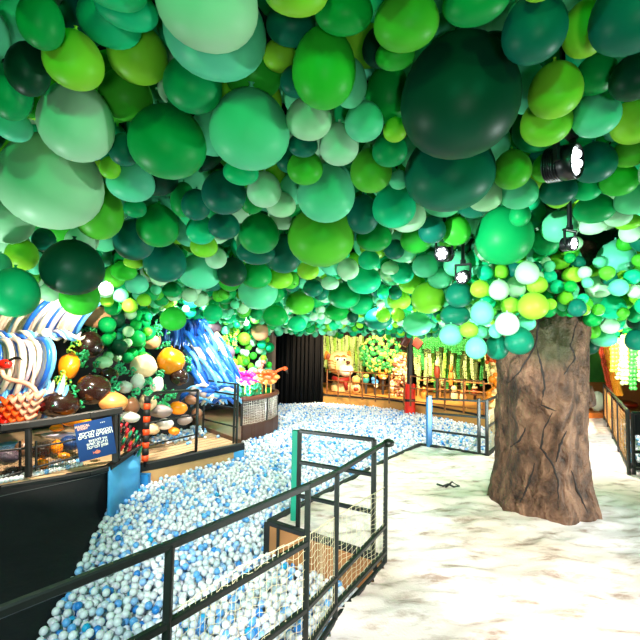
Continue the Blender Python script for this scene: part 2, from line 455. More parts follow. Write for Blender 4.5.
def bulk(name, items, base, mats, label, cat, group=None):      # items: centre, R or None, size, material
    v0 = np.array(base.v); f0 = base.f; n = len(v0)
    tri = [q for q in f0 if len(q) == 3]; quad = [q for q in f0 if len(q) == 4]
    vs = np.empty((len(items) * n, 3))
    for i, (c, R, s, m) in enumerate(items):
        p = v0 * np.array(s)
        if R is not None: p = p @ np.array(R).T
        vs[i * n:(i + 1) * n] = p + np.array(c)
    ofs = (np.arange(len(items)) * n)[:, None, None]
    lt = (np.array(tri)[None] + ofs) if tri else np.zeros((len(items), 0, 3), int)
    lq = (np.array(quad)[None] + ofs) if quad else np.zeros((len(items), 0, 4), int)
    me = bpy.data.meshes.new(name)
    nT, nQ = lt.shape[0] * lt.shape[1], lq.shape[0] * lq.shape[1]
    me.vertices.add(len(vs)); me.vertices.foreach_set('co', vs.ravel())
    loops = np.concatenate([lt.reshape(-1), lq.reshape(-1)]).astype(np.int32)
    me.loops.add(len(loops)); me.loops.foreach_set('vertex_index', loops)
    me.polygons.add(nT + nQ)
    st = np.concatenate([np.arange(nT) * 3, nT * 3 + np.arange(nQ) * 4]).astype(np.int32)
    me.polygons.foreach_set('loop_start', st)
    mi = np.array([it[3] for it in items])
    me.polygons.foreach_set('material_index', np.concatenate([np.repeat(mi, lt.shape[1]), np.repeat(mi, lq.shape[1])]).astype(np.int32))
    me.polygons.foreach_set('use_smooth', np.ones(nT + nQ, bool))
    for m in mats: me.materials.append(m)
    me.update(calc_edges=True); me.validate()
    o = bpy.data.objects.new(name, me); COL.objects.link(o)
    return tag(o, label, cat, group, 'stuff')
keys = list(BC)
bulk('canopy_balloon_mass', [(b.c, b.R, b.s, keys.index(b.col)) for b in REST], balloon_mb(16, 10, False), [BM[k] for k in keys],
     'dense mass of mixed green balloons filling the gaps behind the bigger ones', 'balloons')

# ------------------------------------------------------------------ stage lamps among the balloons
def stage_lamp(p, r, look, lab):
    t = thing('stage_lamp', p, lab, 'stage lamp', 'stage lamps in the canopy')
    Rm = look.to_track_quat('Z', 'Y').to_matrix()
    b = MB(); b.lathe(p, [(r * .3, -r * .75), (r * .5, -r * .7), (r * .62, -r * .35), (r * .6, -r * .1), (r * .66, 0), (r * .66, r * .42), (r * .6, r * .46), (r * .58, r * .36)], 24, Rm)
    for k in range(6): b.lathe(p, [(r * .56, -r * (.62 - .09 * k)), (r * .66, -r * (.61 - .09 * k)), (r * .66, -r * (.585 - .09 * k)), (r * .56, -r * (.575 - .09 * k))], 24, Rm)
    hd = part('lamp_head', b, M['lampbody'], t, True)
    for k in range(7):
        a = k * PI / 3; q = 0 if k == 6 else r * .36
        l = MB(); l.lathe(p + Rm @ Vector((q * math.cos(a), q * math.sin(a), r * .36)), [(r * .155, 0), (r * .145, r * .05), (r * .1, r * .09), (r * .02, r * .1)], 12, Rm)
        part('lens', l, M['led'], hd, True)
    side = look.cross(Vector((0, 0, 1))).normalized()
    y = MB()
    for sgn in (-1, 1):
        y.beam(p + side * sgn * r * .76 - Vector((0, 0, r * .15)), p + side * sgn * r * .76 + Vector((0, 0, r * 1.25)), r * .14, r * .3)
    y.beam(p + side * r * .82 + Vector((0, 0, r * 1.25)), p - side * r * .82 + Vector((0, 0, r * 1.25)), r * .4, r * .2)
    y.beam(p + Vector((0, 0, r * 1.3)), p + Vector((0, 0, r * 1.75)), r * .5, r * .5)
    part('yoke', y, M['lampbody'], t)
    f = MB(); f.beam(p + Vector((0, 0, r * 1.75)), p + Vector((0, 0, 4.35 - p.z)), .03, .03)
    part('hanging_pipe', f, M['lampbody'], t)
for a in LAMP_POS: stage_lamp(*a)
# ------------------------------------------------------------------ the ground plan
PZ = -.30                                # level of the balls' surface in the pit
liner_bot = [(-1.55, .9), (-1.8, 2.0), (gnd(38, 640, PZ).x, gnd(38, 640, PZ).y)] + [(gnd(x, y, PZ).x, gnd(x, y, PZ).y) for x, y in ((62, 596), (84, 556), (100, 525), (107, 508))]
blue_end = gnd(138, 484, PZ)
deckL, deckR = gnd(150, 481, PZ), gnd(241, 456, PZ)
barr = [gnd(x, y, PZ) for x, y in ((241, 440), (252, 438), (263, 435), (271, 432), (276.5, 428.5))]
cur_z = PZ
curL, curR = gnd(277, 404, PZ), gnd(321, 402.5, PZ)
stage_bot = [gnd(x, y, PZ) for x, y in ((324, 402.5), (355, 405), (390, 408), (440, 417), (487, 427))]
post429, post487 = gnd(429, 445), gnd(487, 455)
sand_pit = [gnd(420, 444), gnd(390, 458)]
boxL = gnd(269.5, 521); boxR = gnd(377, 556)
rail = [gnd(385, 559), gnd(335, 615)]
r308 = at(308, 487, 2.48); r308.z = 0
r170 = at(170, 545, 1.80); r170.z = 0
r0 = at(0, 612, 1.36); r0.z = 0
rm = r0 + (r0 - r170) * .6
rail += [r308, r170, r0, rm]
post500 = gnd(499, 436)
pitR = [post487, gnd(497, 446), Vector((4.05, 9.6, 0)), Vector((stage_bot[-1].x, stage_bot[-1].y, 0))]
XY = lambda v: (v[0], v[1])
PIT = [XY(v) for v in liner_bot] + [XY(blue_end), XY(deckL), XY(deckR)] + [XY(v) for v in barr] + [XY(curL), XY(curR)] + [XY(v) for v in stage_bot] + \
      [XY(v) for v in reversed(pitR[:3])] + [XY(post429), XY(sand_pit[0]), XY(sand_pit[1]), XY(boxL), XY(boxR)] + [XY(v) for v in rail]
def inside(x, y, poly):
    r = False; n = len(poly); j = n - 1
    for i in range(n):
        xi, yi = poly[i]; xj, yj = poly[j]
        if (yi > y) != (yj > y) and x < (xj - xi) * (y - yi) / (yj - yi) + xi: r = not r
        j = i
    return r
SAND = [XY(v) for v in reversed(rail)] + [XY(boxR), XY(boxL), XY(sand_pit[1]), XY(sand_pit[0]), XY(post429), XY(post487), XY(pitR[1]), XY(pitR[2]), (4.6, 11.2), (6.2, 12.2), (9, 12.6), (9, 0.2), (-.9, .2)]

# ------------------------------------------------------------------ sand floor
def sand_mat():
    m = bpy.data.materials.new('trodden_white_sand'); m.use_nodes = True
    nt = m.node_tree; N = nt.nodes; L = nt.links; b = N['Principled BSDF']
    tc = N.new('ShaderNodeTexCoord')
    mp = N.new('ShaderNodeMapping'); mp.inputs['Scale'].default_value = (1.0, 2.4, 1); mp.inputs['Rotation'].default_value = (0, 0, -.15)
    L.new(tc.outputs['Object'], mp.inputs['Vector'])
    n1 = N.new('ShaderNodeTexNoise'); n1.inputs['Scale'].default_value = 3.1; n1.inputs['Detail'].default_value = 7; n1.inputs['Roughness'].default_value = .62
    L.new(mp.outputs['Vector'], n1.inputs['Vector'])
    n2 = N.new('ShaderNodeTexNoise'); n2.inputs['Scale'].default_value = .8; n2.inputs['Detail'].default_value = 3
    L.new(tc.outputs['Object'], n2.inputs['Vector'])
    base = ramp(nt, n2.outputs['Fac'], [(.35, lin('#e8e0e2')), (.62, lin('#ecd4c8'))])
    stain = ramp(nt, n1.outputs['Fac'], [(.33, (1, 1, 1)), (.40, (.5, .5, .5)), (.50, (0, 0, 0))])
    mx = N.new('ShaderNodeMix'); mx.data_type = 'RGBA'
    sm_ = N.new('ShaderNodeMath'); sm_.operation = 'MULTIPLY'; sm_.inputs[1].default_value = .8; L.new(stain, sm_.inputs[0]); L.new(sm_.outputs[0], mx.inputs['Factor']); L.new(base, mx.inputs['A']); mx.inputs['B'].default_value = (*lin('#8f6f5d'), 1)
    L.new(mx.outputs['Result'], b.inputs['Base Color'])
    b.inputs['Roughness'].default_value = .9; b.inputs['Specular IOR Level'].default_value = .2
    n3 = N.new('ShaderNodeTexNoise'); n3.inputs['Scale'].default_value = 60; n3.inputs['Detail'].default_value = 6
    L.new(tc.outputs['Object'], n3.inputs['Vector'])
    bp = N.new('ShaderNodeBump'); bp.inputs['Strength'].default_value = .35; bp.inputs['Distance'].default_value = .015
    L.new(n3.outputs['Fac'], bp.inputs['Height']); L.new(bp.outputs['Normal'], b.inputs['Normal'])
    return m
prints = [(RNG.uniform(.2, 4), RNG.uniform(1.4, 7), RNG.uniform(-.6, .6)) for _ in range(150)]
def sand_h(x, y):
    h = .034 * noise.noise((x * 1.4, y * 3.4, 1)) + 0.020 * noise.noise((x * 4.5, y * 9, 4)) + .012 * noise.noise((x * .6, y * .6, 8))
    for a, b, w in prints:
        dx, dy = x - a, y - b
        if abs(dx) < .3 and abs(dy) < .3:
            u, v = dx * math.cos(w) + dy * math.sin(w), -dx * math.sin(w) + dy * math.cos(w)
            q = (u / .15) ** 2 + (v / .065) ** 2
            h -= .016 * math.exp(-q * 1.2); h += .007 * math.exp(-(math.sqrt(q) - 1.5) ** 2 * 5)
    return h - .012
mb = MB(); idx = {}; st = .05
nx, ny = int(10.4 / st), int(12.8 / st)
for j in range(ny):
    for i in range(nx):
        x, y = -1.4 + i * st, .1 + j * st
        if inside(x + st / 2, y + st / 2, SAND):
            q = []
            for a, b in ((0, 0), (1, 0), (1, 1), (0, 1)):
                k = (i + a, j + b)
                if k not in idx:
                    idx[k] = len(mb.v); X, Y = -1.4 + k[0] * st, .1 + k[1] * st
                    mb.v.append((X, Y, sand_h(X, Y)))
                q.append(idx[k])
            mb.f.append(tuple(q)); mb.m.append(0)
struct('floor', mb, sand_mat(), True)
mb = MB(); mb.prism([(p[0], p[1]) for p in SAND][::-1] if False else SAND, -.55, -.075)
struct('floor_sand_bed', mb, M['ply'])
mb = MB(); mb.box((0, 9, -.62), (30, 30, .1)); struct('floor_pit', mb, mat('pit_floor_grey', '#9aa4ad', .8))
# edging that holds the sand against the pit
mb = MB()
ed = [boxR, boxL, sand_pit[1], sand_pit[0], post429, post487, pitR[1], pitR[2]]
for a, b in zip(ed, ed[1:]): mb.beam(Vector((a[0], a[1], -.01)), Vector((b[0], b[1], -.01)), .07, .05)
struct('trim_1', mb, M['rubber'])
mb = MB()
for a, b in zip(rail, rail[1:]): mb.beam(Vector((a.x, a.y, -.025)), Vector((b.x, b.y, -.025)), .03, .03)
struct('trim_2', mb, M['rubber'])
mb = MB()
p0, p1 = Vector((boxL.x, boxL.y, 0)), Vector((boxR.x, boxR.y, 0))
nrm = (p1 - p0).cross(Vector((0, 0, 1))).normalized()
if nrm.y > 0: nrm = -nrm
mb.beam(p0 + nrm * .012 - Vector((0, 0, .24)), p1 + nrm * .012 - Vector((0, 0, .24)), .03, .42)
t = struct('trim_3', mb, mat('brown_plywood', '#a26a3c', .6, var=.3, scale=4))
mb = MB()
for f in (.0, .12, 1): mb.beam(p0.lerp(p1, f) + nrm * .035 - Vector((0, 0, .5)), p0.lerp(p1, f) + nrm * .035, .03 if f else .06, .02)
struct('trim_4', mb, M['rubber'])

# ------------------------------------------------------------------ walls, ceiling, curtain
def wall(name, pts, z0, z1, m, th=.1):
    mb = MB()
    for a, b in zip(pts, pts[1:]):
        a, b = Vector((a[0], a[1], 0)), Vector((b[0], b[1], 0))
        mb.beam(a + Vector((0, 0, (z0 + z1) / 2)), b + Vector((0, 0, (z0 + z1) / 2)), th, z1 - z0)
    return struct(name, mb, m)
LW = [(-8.5, -6), (-8.2, 4.2), (-5.6, 7.0), (-4.0, 9.2), (-2.9, 11.6), (-1.75, 12.9), (-1.75, 16.2)]
wall('wall_left', LW, -.6, 4.4, M['dark'])
wall('wall_back', [(-2, 20.6), (13, 20.6)], -.6, 4.4, M['bwall'])
wall('wall_curtain_side', [(-1.8, 16.4), (.1, 16.4), (.0, 20.6)], -.6, 4.4, M['dark'])
wall('wall_right', [(13, 20.6), (13, -6)], -.6, 4.4, M['bwall'])
wall('wall_rear', [(13, -6), (-8.5, -6)], -.6, 4.4, M['dark'])
mb = MB(); mb.box((2.2, 7.3, 4.45), (22, 27, .1)); struct('ceiling', mb, M['ceil'])
# black curtain with folds
mb = MB(); A = []; B = []
e = curR - curL
for i in range(121):
    u = i / 120
    p = curL + e * u; n = Vector((0, 1, 0))
    w = .07 * math.sin(u * 2 * PI * 9 + 1.3 * math.sin(u * 11)) + .03 * math.sin(u * 2 * PI * 21)
    A.append(Vector((p.x, p.y + .25 + w, -.42))); B.append(Vector((p.x, p.y + .25 + w * .8, 3.4)))
mb.strip(A, B)
ct = thing('stage_curtain', (curL.x + .8, curL.y, -.4), 'tall black velvet curtain hanging in folds at the far end of the ball pit', 'curtain')
o = part('drape', mb, M['curtain'], ct, True); o.modifiers.new('thick', 'SOLIDIFY').thickness = .012
mb = MB(); mb.tube([curL + Vector((-.1, .25, 3.42 + .3)), curR + Vector((.1, .25, 3.42 + .3))], .025); part('curtain_rod', mb, M['darkpost'], ct)
# dim column beside the curtain
mb = MB(); c0 = at(267, 380, 12.4); mb.prism([(c0.x - .2, c0.y), (c0.x + .13, c0.y - .1), (c0.x + .2, c0.y + .3), (c0.x - .2, c0.y + .35)], -.5, 3.6)
struct('column', mb, mat('taupe_column', '#6a5648', .8))

# ------------------------------------------------------------------ tree trunk
def bark():
    m = bpy.data.materials.new('carved_brown_bark'); m.use_nodes = True
    nt = m.node_tree; N = nt.nodes; L = nt.links; b = N['Principled BSDF']
    tc = N.new('ShaderNodeTexCoord')
    mp = N.new('ShaderNodeMapping'); mp.inputs['Scale'].default_value = (2.6, 2.6, 1.5); L.new(tc.outputs['Object'], mp.inputs['Vector'])
    n1 = N.new('ShaderNodeTexNoise'); n1.inputs['Scale'].default_value = 2.4; n1.inputs['Detail'].default_value = 8; n1.inputs['Distortion'].default_value = .9
    L.new(mp.outputs['Vector'], n1.inputs['Vector'])
    c = ramp(nt, n1.outputs['Fac'], [(.3, lin('#2c1d16')), (.45, lin('#523829')), (.56, lin('#6b4c3a')), (.72, lin('#8a6751'))])
    n2 = N.new('ShaderNodeTexNoise'); n2.inputs['Scale'].default_value = 20; n2.inputs['Detail'].default_value = 8; L.new(tc.outputs['Object'], n2.inputs['Vector'])
    v = N.new('ShaderNodeTexVoronoi'); v.inputs['Scale'].default_value = 3; L.new(mp.outputs['Vector'], v.inputs['Vector'])
    # a dark olive patch near the top
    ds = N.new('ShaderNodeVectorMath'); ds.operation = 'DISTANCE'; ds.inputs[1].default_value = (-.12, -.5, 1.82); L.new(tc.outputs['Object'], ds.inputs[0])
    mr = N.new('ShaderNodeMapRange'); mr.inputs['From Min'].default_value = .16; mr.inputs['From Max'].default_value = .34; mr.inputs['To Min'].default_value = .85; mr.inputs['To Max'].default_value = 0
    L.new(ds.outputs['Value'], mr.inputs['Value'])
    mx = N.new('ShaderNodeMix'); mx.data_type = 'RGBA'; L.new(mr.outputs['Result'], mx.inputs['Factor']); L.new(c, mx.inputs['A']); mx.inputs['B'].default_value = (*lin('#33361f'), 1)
    L.new(mx.outputs['Result'], b.inputs['Base Color']); b.inputs['Roughness'].default_value = .62; b.inputs['Specular IOR Level'].default_value = .3
    add = N.new('ShaderNodeMath'); add.operation = 'ADD'; L.new(n1.outputs['Fac'], add.inputs[0])
    ml = N.new('ShaderNodeMath'); ml.operation = 'MULTIPLY'; ml.inputs[1].default_value = .5; L.new(n2.outputs['Fac'], ml.inputs[0]); L.new(ml.outputs[0], add.inputs[1])
    bp = N.new('ShaderNodeBump'); bp.inputs['Strength'].default_value = 1; bp.inputs['Distance'].default_value = .09
    L.new(add.outputs[0], bp.inputs['Height']); L.new(bp.outputs['Normal'], b.inputs['Normal'])
    return m
def trunk_r(z, w):
    base = .474 + .09 * math.exp(-(z / .35) ** 1.5) - .008 * math.sin(z * 1.9) + (.1 * max(0, z - 2.0) ** 1.5)
    rid = .016 * math.sin(3 * w + 1.2 * z) + .012 * math.sin(7 * w - .8 * z + 1) * (.4 + math.exp(-z / .7))
    return base + rid + .035 * noise.noise((2.1 * math.cos(w), 2.1 * math.sin(w), z * 1.5)) + .022 * noise.noise((6 * math.cos(w), 6 * math.sin(w), z * 4.5)) + .008 * noise.noise((16 * math.cos(w), 16 * math.sin(w), z * 13))
mb = MB(); nw, nz = 220, 200
for k in range(nz + 1):
    z = -.09 + 3.0 * k / nz
    for j in range(nw):
        w = 2 * PI * j / nw; r = trunk_r(max(z, 0), w)
        mb.v.append((TRUNK.x + r * math.cos(w), TRUNK.y + r * math.sin(w), z))
for k in range(nz):
    for j in range(nw):
        mb.f.append((k * nw + j, k * nw + (j + 1) % nw, (k + 1) * nw + (j + 1) % nw, (k + 1) * nw + j)); mb.m.append(0)
tr = thing('tree_trunk', (TRUNK.x, TRUNK.y, 0), 'thick brown carved tree trunk with dark cracks standing on the white sand', 'tree trunk')
BARK = bark()
part('bark', mb, BARK, tr, True)
def on_trunk(px, py):
    v = ray(px, py); t = 3.8 / v.y
    while t < 6.5 / v.y:
        p = CAM + v * t
        dx, dy = p.x - TRUNK.x, p.y - TRUNK.y
        if math.hypot(dx, dy) < trunk_r(max(p.z, 0), math.atan2(dy, dx)): return p
        t += .004
    return None
crack_m = mat('dark_crack_resin', '#1e1512', .9)  # cracks are tubes in the groove's own dark colour
for line in ([(536, 345), (541, 365), (545, 385), (541, 405)], [(578, 320), (570, 345), (575, 358), (563, 376)], [(527, 426), (520, 440), (510, 447)], [(553, 412), (543, 430), (541, 448), (552, 464), (558, 480), (558, 512)],
             [(567, 430), (560, 445), (556, 462)], [(535, 463), (528, 485), (520, 503)], [(542, 300), (539, 318), (536, 345), (520, 372), (508, 383)], [(503, 424), (504, 434)],
             [(571, 470), (577, 490), (588, 513)], [(541, 405), (556, 411)]):
    pts = []
    for (a, b), (c, d) in zip(line, line[1:]):
        for u in range(6):
            f = u / 6; p = on_trunk(a + (c - a) * f + RNG.uniform(-.6, .6), b + (d - b) * f)
            if p: pts.append(p)
    p = on_trunk(*line[-1])
    if p: pts.append(p)
    if len(pts) > 2:
        k = len(pts)
        rr = [(.0095 if len(line) > 2 else .008) * (.35 + math.sin(PI * (i + .5) / k)) * RNG.uniform(.7, 1.2) for i in range(k)]
        c = MB(); c.tube(pts, rr, 6); part('crack', c, crack_m, tr, True)
kn = MB()
kc = at(589.5, 396, 5.0)
Rk = Vector((.9, -.35, .15)).normalized().to_track_quat('Z', 'Y').to_matrix()
kn.lathe(kc - Rk @ Vector((0, 0, .12)), [(.15, -.05), (.14, .08), (.13, .13), (.11, .16), (.08, .165), (.05, .14), (.01, .13)], 18, Rk)
kn.v = [tuple(Vector(v) + Vector((0, 0, .02)) * noise.noise(Vector(v) * 12)) for v in kn.v]
part('branch_stub', kn, BARK, tr, True)
# small black cable lying in the sand
mb = MB(); q = [gnd(x, y, .015) for x, y in ((437, 484), (443, 486), (448, 484), (454, 487), (459, 486), (452, 482), (446, 487))]
mb.tube(q, .012, 6); solo('sand_cable', mb, M['black'], 'short coil of black cable lying on the white sand', 'cable', smooth=True)

# ------------------------------------------------------------------ railings
def up(p, z): return Vector((p[0], p[1], z))
def railing(name, label, posts, heights, rails, mats=None, group=None, pw=.045, rw=.04, cat='railing', z0=0):
    m = mats or M['black']
    t = thing(name, up(posts[0], z0), label, cat, group)
    for p, h in zip(posts, heights):
        mb = MB(); mb.beam(up(p, z0 - .04), up(p, z0 + h), pw, pw); part('post', mb, m, t)
    for pts in rails:
        mb = MB()
        for a, b in zip(pts, pts[1:]): mb.beam(a, b, rw, rw)
        part('rail', mb, m, t)
    return t
def net(mb, top, bot, nu, nv, r=.0022):   # cords between two edges
    def ev(P, u):
        k = u * (len(P) - 1); i = min(int(k), len(P) - 2); return P[i].lerp(P[i + 1], k - i)
    for i in range(nu + 1):
        u = i / nu; a, b = ev(top, u), ev(bot, u); mb.tube([a, a.lerp(b, .5) + Vector((.008 * math.sin(i), 0, 0)), b], r, 4, caps=False)
    for j in range(nv + 1):
        v = j / nv
        mb.tube([ev(top, i / nu).lerp(ev(bot, i / nu), v) + Vector((0, 0, .012 * math.sin(i * 1.7 + j))) for i in range(nu + 1)], r, 4, caps=False)
RZ = .93
tops = [at(385, 443, rail[0].y), at(335, 473.5, rail[1].y), at(308, 486, 2.48), at(170, 545, 1.80), at(0, 612, 1.36)]
tops.append(tops[-1] + (tops[-1] - tops[-2]) * .6)
hz = [p.z for p in tops]
nr = railing('pit_railing', 'long black metal railing with a cord net between the ball pit and the sand', rail[:4], hz[:4],
             [tops, [up(p, h - .31) for p, h in zip(rail[2:], hz[2:])], [up(p, h - .67) for p, h in zip(rail, hz)], [up(p, .06) for p in rail[:4]]], pw=.034, rw=.034)
e0 = [at(385, 487, rail[0].y), at(335, 517, rail[1].y), at(308, 535, 2.48), at(240, 567, 2.08), at(172, 612, 1.82)]
bl = [up(rail[0], .06), up(rail[1], .06), up(rail[2], .06), up(rail[2].lerp(rail[3], .6), .06), up(rail[3], .06)]
mb = MB(); net(mb, e0, bl, 50, 14, .0014); mb.tube(e0, .003, 6); part('cord_net', mb, M['rope'], nr, True)
g0, g1 = gnd(373, 549), gnd(298, 525)
gt0, gt1 = at(385, 444, rail[0].y), at(297, 431, g1.y)
gate = thing('gate_railing', up(g0, 0), 'short black railing with a teal padded end post closing the plywood landing', 'railing')
for a in (g0,): mb = MB(); mb.beam(up(a, -.04), up(a, .93), .045, .045); part('post', mb, M['black'], gate)
mb = MB(); mb.beam(up(g1, -.04), up(g1, gt1.z), .045, .045); gp_ = part('post', mb, M['black'], gate)
sd = (g1 - g0).normalized()
mb = MB(); mb.beam(up(g1 + sd * .05, .04), up(g1 + sd * .05, gt1.z), .07, .07); part('padded_cover', mb, M['teal'], gp_, label='teal padded sleeve on the end post')
for f in (.0, .3, .62):
    mb = MB(); mb.beam(up(g0, .93 - f), up(g1, gt1.z - f), .035, .035); part('rail', mb, M['black'], gate)
mb = MB(); mb.ball(tops[0] + Vector((.03, 0, .0)), (.05, .05, .035), 12, 8); part('rail_cap', mb, M['black'], gate, True)

h4 = at(429, 397, post429.y).z
mr_ = thing('gate_railing', up(post429, 0), 'black railing with a blue padded post at the far edge of the sand', 'railing')
mb = MB(); mb.beam(up(post429, -.3), up(post429, h4), .1, .1); pp_ = part('padded_post', mb, M['bluepost'], mr_)
mb = MB(); mb.beam(up(post429, h4), up(post429, h4 + .03), .11, .11); part('post_cap', mb, M['black'], pp_)
P2 = post487; P3 = P2 + (P2 - post429).normalized() * -.13
for p in (P2, P3): mb = MB(); mb.beam(up(p, -.03), up(p, .9), .05, .05); part('post', mb, M['black'], mr_)
for z in (.87, .6, .28): mb = MB(); mb.beam(up(post429, z * h4 / .9), up(P2, z), .035, .035); part('rail', mb, M['black'], mr_)
# netted fence running from there to the back
P4, P5 = pitR[1].lerp(pitR[2], .35), pitR[2]
bf = railing('netted_fence', 'black fence with pale cord netting running back behind the tree trunk along the pit', [pitR[1].lerp(pitR[2], .03), P4, P5], [.9] * 3,
             [[up(P2, .88), up(pitR[1], .88), up(P5, .88)], [up(P2, .45), up(pitR[1], .45), up(P5, .45)]])
mb = MB(); net(mb, [up(P2, .7), up(pitR[1], .7), up(P5, .7)], [up(P2, .05), up(pitR[1], .05), up(P5, .05)], 30, 8, .003); part('cord_net', mb, M['rope'], bf, True)
# fence on the right of the path
F0, F1 = gnd(629, 473), gnd(604.5, 419)
F2 = F0.lerp(F1, .5)
rf = railing('path_fence', 'dark fence with tan netting lining the path right of the tree trunk', [F0, F0.lerp(F1, .27), F2, F0.lerp(F1, .77), F1], [.88] * 5,
             [[up(F0, .88), up(F1, .88)], [up(F0, .08), up(F1, .08)]], M['darkpost'])
mb = MB(); net(mb, [up(F0, .78), up(F1, .78)], [up(F0, .1), up(F1, .1)], 46, 10, .004); part('cord_net', mb, mat('tan_net_cord', '#c08a4e', .8), rf, True)
Q1 = F0 + Vector((2.4, .1, 0))
rs = railing('pit_side_railing', 'black railing with a black fabric band in front of the right-hand ball pool', [F0 + Vector((.07, 0, 0)), Q1], [.85] * 2,
             [[up(F0 + Vector((.07, 0, 0)), .85), up(Q1, .85)], [up(F0 + Vector((.07, 0, 0)), .3), up(Q1, .3)], [up(F0 + Vector((.07, 0, 0)), .06), up(Q1, .06)]])
mb = MB(); mb.beam(up(F0 + Vector((.12, .04, 0)), .68), up(Q1 + Vector((0, .04, 0)), .68), .012, .3); part('fabric_band', mb, M['liner'], rs)
# ------------------------------------------------------------------ the ball pit
def ball_mat(name, col):
    m = bpy.data.materials.new(name); m.use_nodes = True
    nt = m.node_tree; b = nt.nodes['Principled BSDF']; c = lin(col)
    gi = nt.nodes.new('ShaderNodeObjectInfo'); g = nt.nodes.new('ShaderNodeNewGeometry')
    ad = nt.nodes.new('ShaderNodeMath'); ad.operation = 'ADD'; nt.links.new(gi.outputs['Random'], ad.inputs[0]); nt.links.new(g.outputs['Random Per Island'], ad.inputs[1])
    fr = nt.nodes.new('ShaderNodeMath'); fr.operation = 'FRACT'; nt.links.new(ad.outputs[0], fr.inputs[0])
    mx = nt.nodes.new('ShaderNodeMix'); mx.data_type = 'RGBA'
    mx.inputs['A'].default_value = (*[x * .86 for x in c], 1); mx.inputs['B'].default_value = (*[min(1, x * 1.1) for x in c], 1)
    nt.links.new(fr.outputs[0], mx.inputs['Factor']); nt.links.new(mx.outputs['Result'], b.inputs['Base Color'])
    b.inputs['Roughness'].default_value = .3; b.inputs['Specular IOR Level'].default_value = .5
    return m
PCOL = dict(W='#e4e7e9', K='#c8d4dc', A='#8fbdea', B='#62a8e4', C='#2a7fcc', T='#19a0cf')
PNAME = dict(W='pearly white', K='translucent grey-white', A='pale blue', B='sky blue', C='bright blue', T='turquoise')
PM = {k: ball_mat(PNAME[k].replace(' ', '_').replace('-', '_') + '_plastic', v) for k, v in PCOL.items()}
pk = list(PCOL)
RB = .030
def deposit(poly, n, base, rb, K, rng, bounds, grow=None):
    grid = {}; out = []; cs = 2 * rb
    x0, x1, y0, y1 = bounds
    for _ in range(n):
        best = None; tries = 0
        while tries < K:
            x, y = rng.uniform(x0, x1), rng.uniform(y0, y1)
            if not inside(x, y, poly): continue
            tries += 1
            z = base; i, j = int(x // cs), int(y // cs)
            for a in (-1, 0, 1):
                for b in (-1, 0, 1):
                    for q in grid.get((i + a, j + b), ()):
                        d2 = (q[0] - x) ** 2 + (q[1] - y) ** 2
                        if d2 < cs * cs:
                            zz = q[2] + math.sqrt(cs * cs - d2)
                            if zz > z: z = zz
            if best is None or z < best[2]: best = (x, y, z)
        grid.setdefault((int(best[0] // cs), int(best[1] // cs)), []).append(best); out.append(best)
    return out
def area(P): return abs(sum(a[0] * b[1] - b[0] * a[1] for a, b in zip(P, P[1:] + P[:1]))) / 2
brng = random.Random(5)
A_ = area(PIT)
def band(poly, ya, yb):                 # cut a polygon to ya..yb
    def clip(P, f):
        o = []
        for p, q in zip(P, P[1:] + P[:1]):
            fp, fq = f(p), f(q)
            if fp >= 0: o.append(p)
            if fp * fq < 0: t = fp / (fp - fq); o.append((p[0] + (q[0] - p[0]) * t, p[1] + (q[1] - p[1]) * t))
        return o
    return clip(clip(poly, lambda p: p[1] - ya), lambda p: yb - p[1])
balls = []
for ya, yb in ((1.0, 4), (4, 7), (7, 10), (10, 13), (13, 16.2)):
    P = band(PIT, ya, yb)
    if len(P) < 3: continue
    xs, ys = [p[0] for p in P], [p[1] for p in P]
    n = int(area(P) / (4 * RB * RB) * 1.62)
    balls += deposit(P, n, PZ - .1, RB * 1.01, 12, brng, (min(xs), max(xs), min(ys), max(ys)))
print('pit area', round(A_, 1), 'balls', len(balls))
def pick(x, y):
    k = .5 + .5 * noise.noise((x * .9, y * .9, 3))
    u = brng.random()
    if u < .13 + .2 * k: return brng.choice('AAABBBC' if brng.random() < .93 else 'T')
    return 'K' if u > .86 else 'W'
bc = [pick(b[0], b[1]) for b in balls]
bvis = splat([(Vector(b), RB) for b in balls])
sm = [i for i in range(len(balls)) if proj(balls[i])[0] > -30]
rank = sorted(range(len(balls)), key=lambda i: -bvis[i])
top = rank[:300]; topset = set(top)
print('smallest single ball shows', bvis[top[-1]], 'at', proj(balls[top[-1]]))
def pit_ball_mesh(c):
    mb = MB(); mb.ball((0, 0, 0), RB, 20, 12)
    return mb.mesh('pit_ball_' + PNAME[c].replace(' ', '_').replace('-', '_'), PM[c], True)
pbm = {c: pit_ball_mesh(c) for c in PCOL}
def zone(b):
    px, py, zc = proj(b)
    l1 = 612 - .439 * px                    # along the top rail
    h = 'left of the front post' if px < 172 else 'between the two front posts' if px < 308 else 'behind the cord net'
    ltop = 612 - .444 * px; lmid = 722 - .6 * px
    v = 'above the long top rail' if py < ltop else 'just under the long top rail' if py < lmid else 'low under the middle rail'
    return f'{h}, {v}'
grp = {}
for i in top: grp.setdefault((bc[i], zone(balls[i])), []).append(i)
ords = ['first', 'second', 'third', 'fourth', 'fifth', 'sixth', 'seventh', 'eighth', 'ninth', 'tenth', 'eleventh', 'twelfth']
for (c, z), lst in grp.items():
    for i in lst:
        o = bpy.data.objects.new('pit_ball', pbm[c]); COL.objects.link(o); o.location = balls[i]
        tag(o, f'{PNAME[c]} near-end pit ball {z}', 'ball', f'{PNAME[c]} balls {z}')
lo = MB(); lo.ball((0, 0, 0), 1, 10, 6); mid = MB(); mid.ball((0, 0, 0), 1, 14, 9)
near = [i for i in range(len(balls)) if i not in topset]
bulk('pit_ball_mass', [(balls[i], None, (RB,) * 3, pk.index(bc[i])) for i in near if balls[i][1] < 6], mid, [PM[k] for k in pk], 'thousands of white and blue plastic balls filling the middle of the pit', 'balls')
